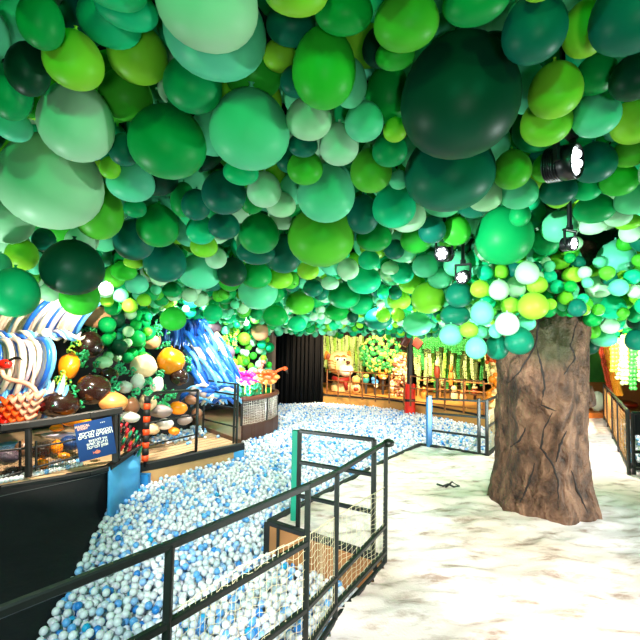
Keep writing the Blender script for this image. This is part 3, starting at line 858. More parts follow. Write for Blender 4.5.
bulk('pit_ball_mass', [(balls[i], None, (RB,) * 3, pk.index(bc[i])) for i in near if balls[i][1] >= 6], lo, [PM[k] for k in pk], 'white and blue plastic balls filling the far end of the pit before the curtain', 'balls')
# the pool on the right behind the fence
q = [XY(F0.lerp(F1, .02) + Vector((.12, .1, 0))), XY(F0 + Vector((2.2, .2, 0))), (F0.x + 2.4, F0.y + 2.2), XY(F0.lerp(F1, .62) + Vector((.16, 0, 0)))]
xs, ys = [p[0] for p in q], [p[1] for p in q]
rb = deposit(q, int(area(q) / (4 * RB * RB) * 1.0), .12, RB * 1.01, 8, brng, (min(xs), max(xs), min(ys), max(ys)))
bulk('pool_ball_mass', [(b, None, (RB,) * 3, pk.index(pick(b[0] * 3, b[1] * 3))) for b in rb], lo, [PM[k] for k in pk], 'white and blue balls in the pool behind the black fabric band on the right', 'balls')
mb = MB(); mb.prism(q if True else q, .0, .085); struct('floor_pool', mb, M['liner'])
# ------------------------------------------------------------------ left platform: slope, deck, barriers
def z_at(px, py, d): return at(px, py, d).z
edge_px = [(-40, 497, 4.55), (0, 487, 4.75), (30, 482, 4.95), (60, 477, 5.12), (90, 471.5, 5.28), (108, 467, 5.4)]
edge = [at(*e) for e in edge_px]
# black fabric slope
top = [Vector((edge[0].x - 1.2, edge[0].y - 1.6, edge[0].z + .1)), Vector((edge[0].x - .5, edge[0].y - .6, edge[0].z + .03))] + edge
botp = [Vector((p[0], p[1], PZ - .05)) for p in liner_bot]
def resample(P, n):
    L = [0]
    for a, b in zip(P, P[1:]): L.append(L[-1] + (b - a).length)
    out = []
    for i in range(n):
        s = L[-1] * i / (n - 1); k = max(j for j in range(len(L)) if L[j] <= s + 1e-9); k = min(k, len(P) - 2)
        out.append(P[k].lerp(P[k + 1], (s - L[k]) / max(L[k + 1] - L[k], 1e-6)))
    return out
n = 60; T_, B_ = resample(top, n), resample(botp, n)
rows = []
for j in range(13):
    v = j / 12
    rows.append([T_[i].lerp(B_[i], v) + Vector((0, 0, -.10 * math.sin(PI * v) + .012 * noise.noise((i * .06, v * 1.2, 2)))) for i in range(n)])
mb = MB()
mb.add([v for r_ in rows for v in r_], [(j * n + i, j * n + i + 1, (j + 1) * n + i + 1, (j + 1) * n + i) for j in range(12) for i in range(n - 1)])
sl = thing('fabric_slope', edge[2], 'black fabric sheet sloping from the left platform edge down into the ball pit', 'fabric sheet')
o = part('sheet', mb, M['liner'], sl, True); md = o.modifiers.new('t', 'SOLIDIFY'); md.thickness = .012
mb = MB(); mb.tube([p + Vector((.01, -.01, .012)) for p in rows[1]], .004, 4); part('stitched_seam', mb, M['seam'], sl)
# blue panel
b0, b1 = edge[-1], at(139, 446, 6.45)
c0, c1 = gnd(107, 520, PZ), gnd(138, 490, PZ)
mb = MB(); A = []; B = []
for i in range(13):
    u = i / 12; w = .02 * math.sin(u * 9)
    A.append(b0.lerp(b1, u) + Vector((w, 0, 0))); B.append(c0.lerp(c1, u) + Vector((w * .5, 0, -.1)))
mb.strip(A, B); bp = thing('blue_vinyl_panel', b0, 'sky blue vinyl panel between the black fabric slope and the wooden deck', 'panel')
o = part('sheet', mb, M['skyblue'], bp, True); o.modifiers.new('t', 'SOLIDIFY').thickness = .02
mb = MB()
for u in (.12, .5, .86):
    mb.tube([A[int(u * 12)].lerp(B[int(u * 12)], f) + Vector((.012, -.012, 0)) for f in (.06, .35, .4)], .006, 5)
part('crease', mb, mat('darker_blue_crease', '#2f78ab', .6), bp)  # creases drawn as thin tubes in a darker blue
# raised bay floor behind the rail
zb = edge[-1].z - .02
bay = [XY(e) for e in edge] + [XY(b1), (-3.4, 7.9), (-4.2, 8.6), (-5.5, 6.9), (-8, 4.3), (-8, 2.4), (edge[0].x - 1.2, edge[0].y - 1.6)]
mb = MB(); mb.prism(bay, -.55, zb); struct('floor_bay', mb, M['deckwood'])
mb = MB()
for a, b in zip([top[0], top[1]] + edge + [b1], [top[1]] + edge + [b1]):
    mb.beam(a - Vector((0, 0, .01)), b - Vector((0, 0, .01)), .1, .06)
struct('trim_5', mb, M['rubber'])
# railing of the bay
rt = [at(x, y, d - .03) for x, y, d in ((-40, 437, 4.55), (0, 428, 4.75), (29, 424.5, 4.95), (60, 420, 5.12), (90, 415, 5.28), (122, 410, 5.5))]
ob = [edge[0], at(28, 476, 4.92), at(115, 463, 5.43)]
bay_rail = thing('bay_railing', edge[1], 'thick dark railing along the left platform above the black fabric slope', 'railing')
mb = MB()
for a, b in zip(rt, rt[1:]): mb.beam(a, b, .07, .085)
part('top_rail', mb, M['darkpost'], bay_rail)
for k, (px, y0, y1, d) in enumerate(((28.5, 427, 477, 4.93), (115, 412, 462, 5.43))):
    mb = MB(); mb.beam(at(px, y1, d), at(px, y0, d), .06, .06); part('post', mb, M['darkpost'], bay_rail)
for (px, y0, y1, d) in ((20, 441, 474, 5.0), (36, 441, 471, 5.0)):
    mb = MB(); mb.beam(at(px, y1, d), at(px, y0, d), .022, .022); part('baluster', mb, M['darkpost'], bay_rail)
for y in ((447, 449, 443, 427), (475, 470, 461, 446)):
    mb = MB(); pts = [at(0, y[0] + 4, 4.78), at(30, y[1] - 1, 4.98), at(60, y[2], 5.15), at(108, y[3] + 4, 5.38)]
    for a, b in zip(pts, pts[1:]): mb.beam(a, b, .022, .022)
    part('lower_rail', mb, M['darkpost'], bay_rail)
mb = MB(); net(mb, [at(0, 448, 4.85), at(30, 444, 5.02), at(80, 436, 5.3)], [at(0, 479, 4.85), at(30, 474, 5.02), at(80, 464, 5.3)], 40, 9, .0022)
part('cord_net', mb, M['black'], bay_rail, True)
# wooden deck
DL, DR = at(142, 467, deckL.y), at(241, 441.5, deckR.y)
zd = (DL.z + DR.z) / 2 - .02
back = [(-2.55, 9.35), (-3.35, 7.95)]
dk = [(DL.x, DL.y), (DR.x, DR.y)] + back
mb = MB(); mb.prism(dk, zd - .1, zd); struct('floor_deck', mb, M['deckwood'])
mb = MB(); mb.beam((DL.x, DL.y - .02, zd - .3), (DR.x, DR.y - .02, zd - .3), .04, .5); struct('trim_6', mb, M['ply'])
mb = MB(); mb.beam((DL.x - .05, DL.y - .05, zd - .02), (DR.x + .05, DR.y - .05, zd - .02), .08, .13); struct('trim_7', mb, M['rubber'])
mb = MB()
for i in range(1, 10):
    u = i / 10; a = Vector((DL.x, DL.y, zd + .001)).lerp(Vector((back[1][0], back[1][1], zd + .001)), u); b = Vector((DR.x, DR.y, zd + .001)).lerp(Vector((back[0][0], back[0][1], zd + .001)), u)
    mb.beam(a, b, .006, .004)
struct('trim_8', mb, mat('board_gap', '#5d4630', .8))
for px, d, lab in ((143.5, DL.y, 'bright blue vinyl padded block under the striped post at the near deck corner'), (238, DR.y, 'bright blue vinyl padded block under the far corner of the wooden deck')):
    p = at(px, 470, d - .08)
    mb = MB(); mb.prism([(p.x - .08, p.y - .09), (p.x + .1, p.y - .07), (p.x + .1, p.y + .03), (p.x - .08, p.y + .03)], -.5, zd - .08)
    solo('corner_pad', mb, M['skyblue'] if d > 7 else mat('strong_blue_vinyl', '#1f7fc4', .5), lab, 'padding')
# deck railing (bent tube frame)
D0 = at(145, 462, DL.y); D1 = at(196, 449, 7.35)
zt = 1.0
def on(p, z): return Vector((p.x, p.y, z))
dr = thing('deck_railing', on(D0, zd), 'black bent-tube railing with an orange striped post on the wooden deck', 'railing')
ar = [on(D0, zd), on(D0, zt - .22)] + [on(D0.lerp(D1, .16 * (1 - math.cos(a))), zt - .22 + .2 * math.sin(a)) for a in (.4, .8, 1.2, 1.57)] + [on(D1, zt - .05), ]
mb = MB(); mb.tube(ar, .026, 8); part('bent_top_tube', mb, M['black'], dr, True)
mb = MB(); mb.tube([on(D1, zd), on(D1, zt - .05)], .026, 8); part('post', mb, M['black'], dr, True)
for z in (.63, .3, .03):
    mb = MB(); mb.tube([on(D0, zd + z), on(D1, zd + z)], .014, 6); part('rail', mb, M['black'], dr, True)
for i in range(5):
    z0 = .08 + .19 * i
    mb = MB(); mb.tube([on(D0, zd + z0), on(D0, zd + z0 + .085)], .05, 10); part('orange_band', mb, M['orangepad'], dr, True, 'orange padded band')
    mb = MB(); mb.tube([on(D0, zd + z0 + .085), on(D0, zd + z0 + .19)], .048, 10); part('black_band', mb, M['rubber'], dr, True)
E0, E1 = at(203, 433, 8.75), at(236.5, 441, DR.y)
gr = thing('deck_gate', on(E1, zd), 'black tube gate with four rails at the far end of the wooden deck', 'gate')
for p in (E0, E1, E1.lerp(E0, .08)): mb = MB(); mb.beam(on(p, zd), on(p, 1.0), .04, .04); part('post', mb, M['black'], gr)
for z in (1.0, .8, .55, .22): mb = MB(); mb.beam(on(E0, z), on(E1, z), .03, .03); part('rail', mb, M['black'], gr)
# curved brown barrier
bt = [Vector((b.x, b.y, 0)) for b in barr] + [Vector((barr[-1].x - .05, barr[-1].y + .35, 0)), Vector((barr[-1].x - .35, barr[-1].y + .8, 0))]
br = thing('curved_barrier', (bt[0].x, bt[0].y, -.3), 'curved brown barrier with a net screen and a rounded end beside the curtain', 'barrier')
A = resample(bt, 30)
mb = MB()
for a, b in zip(A, A[1:]): mb.beam(a + Vector((0, 0, -.22)), b + Vector((0, 0, -.22)), .08, .46)
part('base_band', mb, M['brown'], br)
RH = .56
mb = MB(); mb.tube([a + Vector((0, 0, RH)) for a in A], .055, 10); part('padded_top_rail', mb, mat('red_brown_padding', '#6b3a28', .45), br, True)
for k in (0, 10, 19, 25): mb = MB(); mb.beam(A[k], A[k] + Vector((0, 0, RH)), .05, .05); part('post', mb, M['darkpost'], br)
mb = MB(); net(mb, [a + Vector((0, 0, RH - .04)) for a in A], [a + Vector((0, 0, .02)) for a in A], 46, 9, .003); part('net_screen', mb, mat('white_net_cord', '#cfc4ba', .8), br, True)
fl = [XY(a) for a in A] + [(-1.9, 12.6), (-3.2, 11.0), back[0], (DR.x, DR.y)]
mb = MB(); mb.prism(fl, -.5, -.01); struct('floor_barrier_bay', mb, mat('dim_brown_boards', '#6b4a35', .6, var=.3, scale=4))

# sign
def board():
    d = 5.2
    c = [at(79.5, 462.5, d - .03), at(116.5, 453, d + .17), at(115, 420, d + .17), at(82, 423.5, d - .03)]
    o0 = c[0]; X = (c[1] - c[0]); Y = (c[3] - c[0]); w, h = X.length, Y.length
    X.normalize(); N_ = X.cross(Y).normalized(); Y = N_.cross(X).normalized()
    R = Matrix((X, Y, N_)).transposed()
    t = thing('rules_sign', o0, 'dark blue sign with white Hebrew lettering and a small pink fish on the left railing', 'sign')
    mb = MB(); mb.box(o0 + X * w / 2 + Y * h / 2 - N_ * .006, (w, h, .012), R); part('panel', mb, mat('navy_sign_board', '#123a74', .45), t); pn_ = t.children[0]
    def text(s, x, y, size, m, rtl=True):
        cu = bpy.data.curves.new('lettering', 'FONT'); cu.body = s[::-1] if rtl else s; cu.size = size; cu.align_x = 'CENTER'; cu.align_y = 'CENTER'; cu.extrude = .001; cu.offset = .0012
        ob = bpy.data.objects.new('tmp', cu); COL.objects.link(ob)
        bpy.context.view_layer.update()
        me = bpy.data.meshes.new_from_object(ob.evaluated_get(bpy.context.evaluated_depsgraph_get()))
        bpy.data.objects.remove(ob)
        me.materials.clear(); me.materials.append(m)
        p = bpy.data.objects.new('lettering', me); COL.objects.link(p); p.parent = pn_
        loc = X * (x * w) + Y * (y * h) + N_ * .002
        p.matrix_local = Matrix.Translation(loc) @ R.to_4x4() @ Matrix.Shear('XY', 4, (.0, .0)) if False else Matrix.Translation(loc) @ R.to_4x4()
    wm = mat('white_sign_print', '#f3f1e6', .5, var=0); pm = mat('pink_sign_print', '#e9b3a0', .5, var=0)
    text('הכניסה לבריכת', .53, .70, .055, wm); text('הכדורים בגרביים', .52, .615, .055, wm)
    text('אין להכניס', .56, .48, .045, wm); text('חפצים חדים', .53, .395, .045, wm); text('ומזון לבריכה', .53, .31, .045, wm)
    text('MAGICAL', .2, .91, .036, pm, False); text('STORY', .2, .84, .036, pm, False); text('• • •', .74, .9, .03, wm, False)
    def fish(c, s):
        b = MB()
        for cc, rx, ry in (((0, 0), 1, .62),):
            vs = [c + X * (cc[0] + rx * math.cos(a)) * s + Y * (cc[1] + ry * math.sin(a)) * s + N_ * .003 for a in [i * PI / 10 for i in range(20)]]
            b.add(vs, [tuple(range(20))])
        b.add([c - X * s * .85 + N_ * .003, c - X * s * 1.6 + Y * s * .55 + N_ * .003, c - X * s * 1.35 + N_ * .003, c - X * s * 1.6 - Y * s * .55 + N_ * .003], [(0, 1, 2), (0, 2, 3)])
        b.add([c + Y * s * .5 - X * s * .4 + N_ * .003, c + Y * s * .5 + X * s * .35 + N_ * .003, c + Y * s * .95 - X * s * .1 + N_ * .003], [(0, 1, 2)])
        return b
    f = part('printed_fish', fish(o0 + X * w * .5 + Y * h * .16, .032), mat('coral_sign_print', '#ef7d66', .5, var=0), pn_)
board()

# red green and black balloon bundle leaning at the corner
BX = thing('balloon_bundle', at(128, 440, 5.95), 'bundle of short red, green and black modelling balloons netted together beside the sign', 'balloon bundle')
bmats = dict(r=mat('red_latex', '#d3182a', .35), g=mat('sea_green_latex', '#128f63', .35), k=mat('black_latex', '#191516', .35), o=mat('orange_latex', '#ef5a17', .35), y=mat('amber_latex', '#dd8d1e', .35))
for row, (ya, sl_) in enumerate(((421, 17), (427, 16), (433, 14), (439, 12), (446, 8))):
    for i in range(7):
        px = 119.5 + i * 3.3 + (row % 2); py = ya + (i / 6) * sl_ * .9
        p = at(px, py, 5.75 + .06 * i + .02 * row)
        mb = MB(); mb.tube([p + Vector((-.02, 0, -.045)), p + Vector((0, -.015, 0)), p + Vector((.02, 0, .045))], [.014, .022, .014], 8)
        part('short_balloon', mb, bmats['gkrkrgk'[(i + 2 * row) % 7] if row != 2 else 'rkokyko'[i % 7]], BX, True)
mb = MB(); mb.beam(at(119, 458, 5.55), at(119, 414, 5.55), .03, .03); part('support_post', mb, M['black'], BX)
mb = MB(); mb.beam(at(119, 459, 5.6), at(140, 447, 6.1), .04, .04); part('base_bar', mb, M['black'], BX)

# ------------------------------------------------------------------ round boulder balloons against the wall
SC = dict(dk=mat('dark_chocolate_latex', '#2b1712', .18, coat=.4), or_=mat('glossy_orange_latex', '#f08a12', .22, coat=.3), cr=mat('cream_latex', '#e9c79c', .35), tan=mat('tan_latex', '#b98a63', .4),
          wh=mat('white_latex', '#ece4dc', .35), gy=mat('grey_latex', '#8c7f7c', .4), pu=mat('dusky_purple_latex', '#5d4b59', .4), mt=mat('pale_mint_latex', '#a9d9a8', .35), po=mat('peach_orange_latex', '#f29a52', .35), bl=mat('deep_blue_latex', '#1d3c70', .3), lv=mat('lavender_latex', '#cdc3e0', .35), lb=mat('light_blue_round_latex', '#5f9ad0', .35), br=mat('brown_latex', '#7d563d', .3))
STONES = [
 (96, 317, 29, 22, 'tan', 6.9, 'tan round balloon partly under the green canopy beside the white strands'),
 (89, 345, 29, 27, 'dk', 6.6, 'glossy dark chocolate balloon boulder below the tan round one'),
 (69, 366, 20, 28, 'or_', 6.1, 'upright orange balloon boulder right of the balloon waterfall'),
 (93, 389, 34, 30, 'dk', 6.0, 'largest dark chocolate balloon boulder, in the middle of the rock pile'),
 (109, 375, 19, 16, 'dk', 6.4, 'small dark chocolate balloon boulder between the pale mint and the white ones'),
 (60, 404, 37, 28, 'dk', 5.7, 'low dark chocolate balloon boulder right above the left railing'),
 (113, 402, 29, 20, 'po', 6.1, 'rounded peach-orange balloon boulder above the blue sign'),
 (76, 421, 28, 11, 'or_', 5.65, 'flat long orange balloon just under the top rail left of the sign'),
 (104, 362, 17, 13, 'mt', 6.6, 'pale mint balloon above the largest dark boulder'),
 (144, 366, 26, 23, 'cr', 7.3, 'round cream balloon boulder next to the big orange one'),
 (151.5, 341, 19, 17, 'tan', 7.9, 'tan balloon boulder above the round cream one'),
 (171, 361, 28, 27, 'or_', 7.7, 'big shiny orange balloon boulder in front of the blue waterfall'),
 (179.5, 377, 19, 17, 'dk', 7.7, 'dark brown balloon boulder under the big shiny orange one'),
 (212, 327, 20, 14, 'pu', 9.0, 'dusky purple balloon at the top of the blue waterfall'),
 (260, 332, 18, 18, 'tan', 10.6, 'tan balloon high on the bright green balloon wall'),
 (125, 387, 15, 12, 'wh', 6.7, 'white oval balloon stone nearest the small dark boulder'),
 (138, 382, 14, 17, 'wh', 7.0, 'upright white balloon stone under the cream boulder'),
 (157, 385, 13, 17, 'wh', 7.3, 'tilted white balloon stone left of the dark brown boulder'),
 (160, 411, 25, 13, 'gy', 7.4, 'flat grey balloon stone behind the deck railing'),
 (178, 408, 19, 13, 'or_', 7.9, 'small pale orange balloon stone behind the deck railing'),
 (148, 402, 17, 18, 'cr', 7.1, 'cream balloon stone just behind the striped post'),
 (132, 406, 15, 17, 'br', 6.6, 'brown balloon stone between the sign and the striped post'),
 (129, 417, 22, 11, 'wh', 6.3, 'white fish-shaped balloon stone above the red and green bundle'),
 (229, 352, 12, 14, 'pu', 9.9, 'small dusky purple balloon beside the blue waterfall'),
 (219, 343, 8, 11, 'or_', 9.6, 'small orange balloon beside the top of the blue waterfall'),
 (193, 391, 9, 9, 'gy', 8.3, 'small dark grey balloon stone below the dark brown boulder'),
 (204, 395, 9, 8, 'gy', 8.5, 'small grey balloon stone at the foot of the blue waterfall'),
 (191, 400, 13, 9, 'br', 8.2, 'brown balloon stone behind the deck railing by the waterfall foot'),
 (96, 440, 9, 8, 'or_', 5.6, 'orange balloon mostly hidden by the blue sign'),
 (42, 452, 16, 15, 'dk', 5.35, 'dark netted balloon ball behind the left railing'),
 (57, 447, 12, 14, 'or_', 5.45, 'orange netted balloon ball behind the left railing'),
 (42, 464, 12, 11, 'or_', 5.25, 'small terracotta balloon ball low behind the left railing'),
 (70, 443, 19, 14, 'bl', 5.6, 'dark blue balloon ball behind the left railing, beside the sign'),
 (57, 428, 13, 8, 'or_', 5.75, 'orange oval balloon just below the top rail by the left post'),
 (60, 435, 34, 7, 'lv', 5.85, 'long lavender white balloon lying under the top rail behind the left railing'),
 (10, 446, 26, 9, 'lb', 5.6, 'flat light blue balloon behind the railing at the left edge'),
 (64, 456, 12, 7, 'or_', 5.4, 'small amber balloon ball on the bay floor beside the sign'),
 (8, 456, 22, 13, 'pu', 5.1, 'dark purple balloon ball behind the railing at the left edge'),
 (22, 449, 13, 17, 'br', 5.25, 'terracotta brown balloon ball behind the left railing post'),
 (165, 424, 17, 11, 'wh', 7.7, 'white balloon stone on the deck behind the first railing panel'),
 (185, 420, 15, 10, 'gy', 8.1, 'grey balloon stone low behind the middle deck railing post'),
 (152, 429, 15, 11, 'cr', 7.3, 'low cream balloon stone close behind the striped post'),
 (174, 431, 12, 8, 'or_', 7.8, 'tiny orange balloon stone on the deck between white and grey stones'),
 (197, 413, 11, 10, 'br', 8.3, 'small brown balloon stone at the blue waterfall foot'),
 (15, 471, 24, 8, 'dk', 5.05, 'flat black rubber lump on the bay floor left of the post'),
]
_sm = {}
def stone_mesh(k, v):
    if (k, v) not in _sm:
        mb = MB(); mb.ball((0, 0, 0), 1, 28, 18)
        out = []
        for p in mb.v:
            q = Vector(p); f = 1 + .10 * noise.noise(q * 1.3 + Vector((v * 7, 0, 0))) + .03 * noise.noise(q * 3 + Vector((0, v * 5, 0)))
            out.append(tuple(q * f))
        mb.v = out
        mb.lathe((0, 0, 0), [(.05, .97), (.03, 1.04), (.06, 1.1), (.02, 1.1)], 10)
        _sm[k, v] = mb.mesh('boulder', SC[k], True)
    return _sm[k, v]
for i, (px, py, w, h, k, d, lab) in enumerate(STONES):
    o = bpy.data.objects.new('balloon_boulder', stone_mesh(k, i % 4)); COL.objects.link(o)
    u = ray(px, py).normalized(); X = u.cross(Vector((0, 0, 1))).normalized(); Z = X.cross(u).normalized()
    R = Matrix((X, u, Z)).transposed() @ Matrix.Rotation(RNG.uniform(-.25, .25), 3, 'Y')
    o.matrix_world = Matrix.Translation(at(px, py, d)) @ R.to_4x4() @ Matrix.Diagonal((w / 2 * d / F * .97, (w + h) / 4 * d / F * .9, h / 2 * d / F * .97, 1))
    tag(o, lab, 'balloon', 'boulder balloons on the left wall')
# curly foliage made of tiny twisted balloons
CG = [mat('curly_green_latex', '#118443', .35), mat('curly_mint_latex', '#27ab72', .35), mat('curly_yellow_green_latex', '#9bc63a', .35)]
CURL = [(90, 330, 26, 10, 7.0, 0, 'under the tan round balloon'), (73, 347, 12, 16, 6.5, 2, 'yellow-green, above the upright orange boulder'), (62, 384, 14, 22, 5.95, 2, 'yellow-green, between the waterfall and the low dark boulder'),
        (82, 358, 18, 16, 6.4, 0, 'between the chocolate and the upright orange boulders'), (93, 366, 12, 9, 6.5, 0, 'below the glossy chocolate boulder'), (78, 396, 10, 20, 5.9, 0, 'between the two low dark boulders'), (114, 388, 12, 20, 6.4, 1, 'beside the oval white stone'), (121, 371, 12, 14, 6.9, 1, 'right of the small dark boulder'),
        (131, 395, 14, 12, 6.8, 1, 'below the upright white stone'), (148, 388, 12, 18, 7.0, 1, 'between two white stones'), (166, 399, 18, 22, 7.6, 0, 'below the dark brown boulder'), (160, 330, 16, 16, 8.0, 0, 'above the tan boulder'), (163, 348, 12, 10, 8.1, 0, 'left of the big shiny orange boulder'), (159, 373, 10, 8, 7.5, 0, 'under the round cream boulder'),
        (215, 338, 12, 18, 9.5, 2, 'yellow-green, right of the dusky purple balloon'), (227, 340, 16, 24, 10.2, 2, 'yellow-green, beside the bright balloon wall'), (186, 364, 8, 12, 8.0, 0, 'right of the big shiny orange boulder'), (135, 372, 10, 10, 7.2, 1, 'left of the round cream boulder'), (245, 385, 26, 16, 10.7, 1, 'below the bright balloon wall behind the pink flamingo'), (206, 345, 8, 16, 9.3, 0, 'at the shoulder of the blue waterfall')]
tiny = MB(); tiny.ball((0, 0, 0), 1, 8, 5)
for px, py, w, h, d, c, where in CURL:
    w *= 1.05; h *= 1.05; d -= .08
    mb = MB(); n = int(w * h * .3) + 12
    for s in range(max(3, n // 7)):
        a = Vector((RNG.gauss(0, .28) * w, RNG.gauss(0, .28) * h, RNG.uniform(-.12, .12)))
        ang = RNG.uniform(0, 6.3)
        for q in range(7):
            ang += RNG.uniform(.3, 1.1)
            a += Vector((math.cos(ang) * 1.7, math.sin(ang) * 1.7, RNG.uniform(-.02, .02)))
            if abs(a.x) > w * .6 or abs(a.y) > h * .6: continue
            r = RNG.uniform(.9, 1.3) * d / F
            mb.ball(at(px + a.x, py + a.y, d + a.z), r, 8, 5, m=RNG.choice([0, 0, 1]))
    cc = [CG[c], CG[1] if c != 2 else CG[0]]
    solo('curly_foliage', mb, cc, 'curly green balloon foliage ' + where if c != 2 else 'curly ' + where.replace('yellow-green,', 'yellow-green balloon foliage'), 'foliage', 'curly balloon foliage', kind='stuff', smooth=True, loc=at(px, py, d))
ORDN = 'first second third fourth fifth sixth seventh eighth ninth tenth eleventh twelfth thirteenth fourteenth fifteenth sixteenth seventeenth eighteenth nineteenth twentieth'.split()
ORDN += ['twenty-' + w for w in ORDN[:9]] + ['thirtieth'] + ['thirty-' + w for w in ORDN[:9]]
# clusters of round green balloons on the wall
def cluster(n, box, rr, d, cols, name, labf, group, seed, shape=None):
    rg = random.Random(seed); got = []
    for _ in range(n * 60):
        if len(got) >= n: break
        px, py = rg.uniform(box[0], box[2]), rg.uniform(box[1], box[3])
        if shape and not shape(px, py): continue
        r = rg.uniform(*rr); dd = d(px, py) + rg.uniform(-.22, .22)
        c = at(px, py, dd); rw = r * dd / F
        if any((c - g[0]).length < (rw + g[1]) * .98 for g in got): continue
        got.append((c, rw, rg.choice(cols), px, py, r))
    cx, cy = (box[0] + box[2]) / 2, (box[1] + box[3]) / 2
    lst = {}
    for c, rw, col, px, py, r in sorted(got, key=lambda g: (g[4] // 9, g[3])):
        o = bpy.data.objects.new(name, balloon_mesh(col)); COL.objects.link(o)
        o.matrix_world = Matrix.Translation(c) @ Matrix.Rotation(rg.uniform(0, 6), 4, 'Z') @ Matrix.Rotation(rg.uniform(1.8, 3.6), 4, 'X') @ Matrix.Scale(rw, 4)
        v = 'top' if py < box[1] + (box[3] - box[1]) / 4 else 'upper half' if py < cy else 'lower half' if py < box[1] + (box[3] - box[1]) * .75 else 'bottom'
        hh = 'curtain side' if px > cx else 'outer side'
        lst.setdefault(labf.format(size='large' if r > (rr[0] + rr[1]) / 2 else 'small', col=CNAME[col], v=v, h=hh), []).append((px, o))
    for lab, L_ in lst.items():
        L_.sort(key=lambda t: -t[0])
        for i, (_, o) in enumerate(L_):
            tag(o, lab + (f', {ORDN[i]} from curtain' if len(L_) > 1 else ''), 'balloon', group)
cluster(46, (107, 312, 148, 358), (4, 8.5), lambda x, y: 7.0 + (x - 107) * .02, 'DTGGGGXP' + 'G', 'cluster_balloon', '{size} {col} balloon, {v} of shaded wall cluster, {h}', 'balloons of the shaded wall cluster', 3)
cluster(80, (224, 324, 270, 396), (3, 7), lambda x, y: 10.3 + (x - 224) * .02, 'LLEEMMPPGX', 'cluster_balloon', '{size} {col} balloon, {v} of bright wall cluster, {h}', 'balloons of the brightly lit wall cluster', 4)
# ------------------------------------------------------------------ waterfalls of long twisted balloons
WB = dict(b=mat('royal_blue_latex', '#1f63c4', .3), l=mat('light_blue_latex', '#66b4ea', .3), w=mat('ivory_latex', '#f0dfc8', .3), v=mat('lilac_white_latex', '#d9cfe6', .3), n=mat('navy_latex', '#173a82', .3))
def bez(pts, n=12):
    P = [Vector(p) for p in pts]; out = []
    for i in range(n):
        t = i / (n - 1); Q = P[:]
        while len(Q) > 1: Q = [a.lerp(b, t) for a, b in zip(Q, Q[1:])]
        out.append(Q[0])
    return out
def strand(root, pp, d, r, c, dd=0.0, n=11):
    k = len(pp)
    pts = bez([at(x, y, d + dz) for (x, y, dz) in pp], n)
    rw = r * d / F
    mb = MB(); mb.tube(pts, [rw * (.35 if i in (0, n - 1) else .85 if i in (1, n - 2) else 1) for i in range(n)], 8)
    part('twisted_balloon', mb, WB[c], root, True)
w1 = thing('balloon_waterfall', at(30, 420, 5.9), 'waterfall of cream and blue long balloons behind the red balloon bird at the left edge', 'balloon waterfall')
rg = random.Random(9)
for i in range(30):                      # upper tier
    x = -24 + i * 3.6
    strand(w1, [(x + 26 + rg.uniform(-4, 4), 296 + i * .1, .1), (x + 20, 300, -.35), (x - 2 + rg.uniform(-3, 3), 318, -.35), (x - 5, 342 - max(0, i - 16) * .35, 0)], 6.25 + rg.uniform(-.12, .12), rg.uniform(1.8, 2.5), 'wwwvwwbl'[rg.randrange(8)] if i > 9 else 'wwblvwwn'[rg.randrange(8)])
for i in range(22):                      # band between the tiers
    x = -12 + i * 4.0
    strand(w1, [(x - 8, 338 + rg.uniform(-6, 5), 0), (x + 1, 326, -.25), (x + 6, 346, -.25), (x + 13, 333 + rg.uniform(-5, 8), 0)], 5.9, 1.7, 'lnwvblwv'[rg.randrange(8)])
for i in range(34):                      # lower tier
    x = -18 + i * 2.0
    strand(w1, [(x - 12, 343 + rg.uniform(-3, 3), .15), (x + 7, 328, -.25), (x + 14 + rg.uniform(-3, 3), 366, -.35), (x - 9 + rg.uniform(-3, 3), 398 + rg.uniform(-10, 14), 0)], 5.8 + rg.uniform(-.14, .14), rg.uniform(1.7, 2.6), 'wvwwvwbl'[rg.randrange(8)] if i > 8 else 'wwvwwvlb'[rg.randrange(8)])
for i in range(20):
    x = -6 + i * 3.5
    strand(w1, [(x + 7, 380 + rg.uniform(-6, 8), .1), (x + 6, 394, -.2), (x - 4, 408, -.2), (x - 10, 423, .1)], 5.72, 2.1, 'bwlvvlnb'[rg.randrange(8)])
mb = MB(); mb.ball(at(46, 333, 5.65), .062, 16, 10); part('round_balloon', mb, WB['w'], w1, True)
w2 = thing('balloon_waterfall', at(205, 410, 8.9), 'waterfall of blue and white long balloons in the middle of the left wall', 'balloon waterfall')
for i in range(24):                      # crest
    x = 164 + i * 1.75
    strand(w2, [(x - 5, 346 - rg.uniform(0, 7), .1), (x - 3, 312, -.3), (x + 8, 314, -.3), (x + 5, 346 + rg.uniform(-6, 6), 0)], 9.1 + rg.uniform(-.1, .1), 2.0, 'bblbbnlb'[rg.randrange(8)])
for i in range(52):                      # fall
    v = ((i * 11) % 52) / 52; u = rg.random()
    y = 334 + 50 * v; x = 184 + 8 * v + u * (34 + 10 * v)
    strand(w2, [(x - 6, y - 10, .05), (x - 2, y - 13, -.25), (x + 9, y + 6, -.3), (x + 9 + rg.uniform(-5, 5), y + 19, 0)], 9.1 - .4 * v + rg.uniform(-.14, .14), rg.uniform(1.7, 2.6), 'bblwblbw'[rg.randrange(8)])
for i in range(24):                      # foam at the foot
    x = 190 + (i % 12) * 3.6; y = 389 + 7 * (i // 12) + rg.uniform(-4, 5)
    strand(w2, [(x - 10, y + 6, .1), (x - 4, y - 6, -.2), (x + 6, y - 6, -.2), (x + 12, y + 5, .1)], 8.6, 2.0, 'blwbblbw'[rg.randrange(8)])
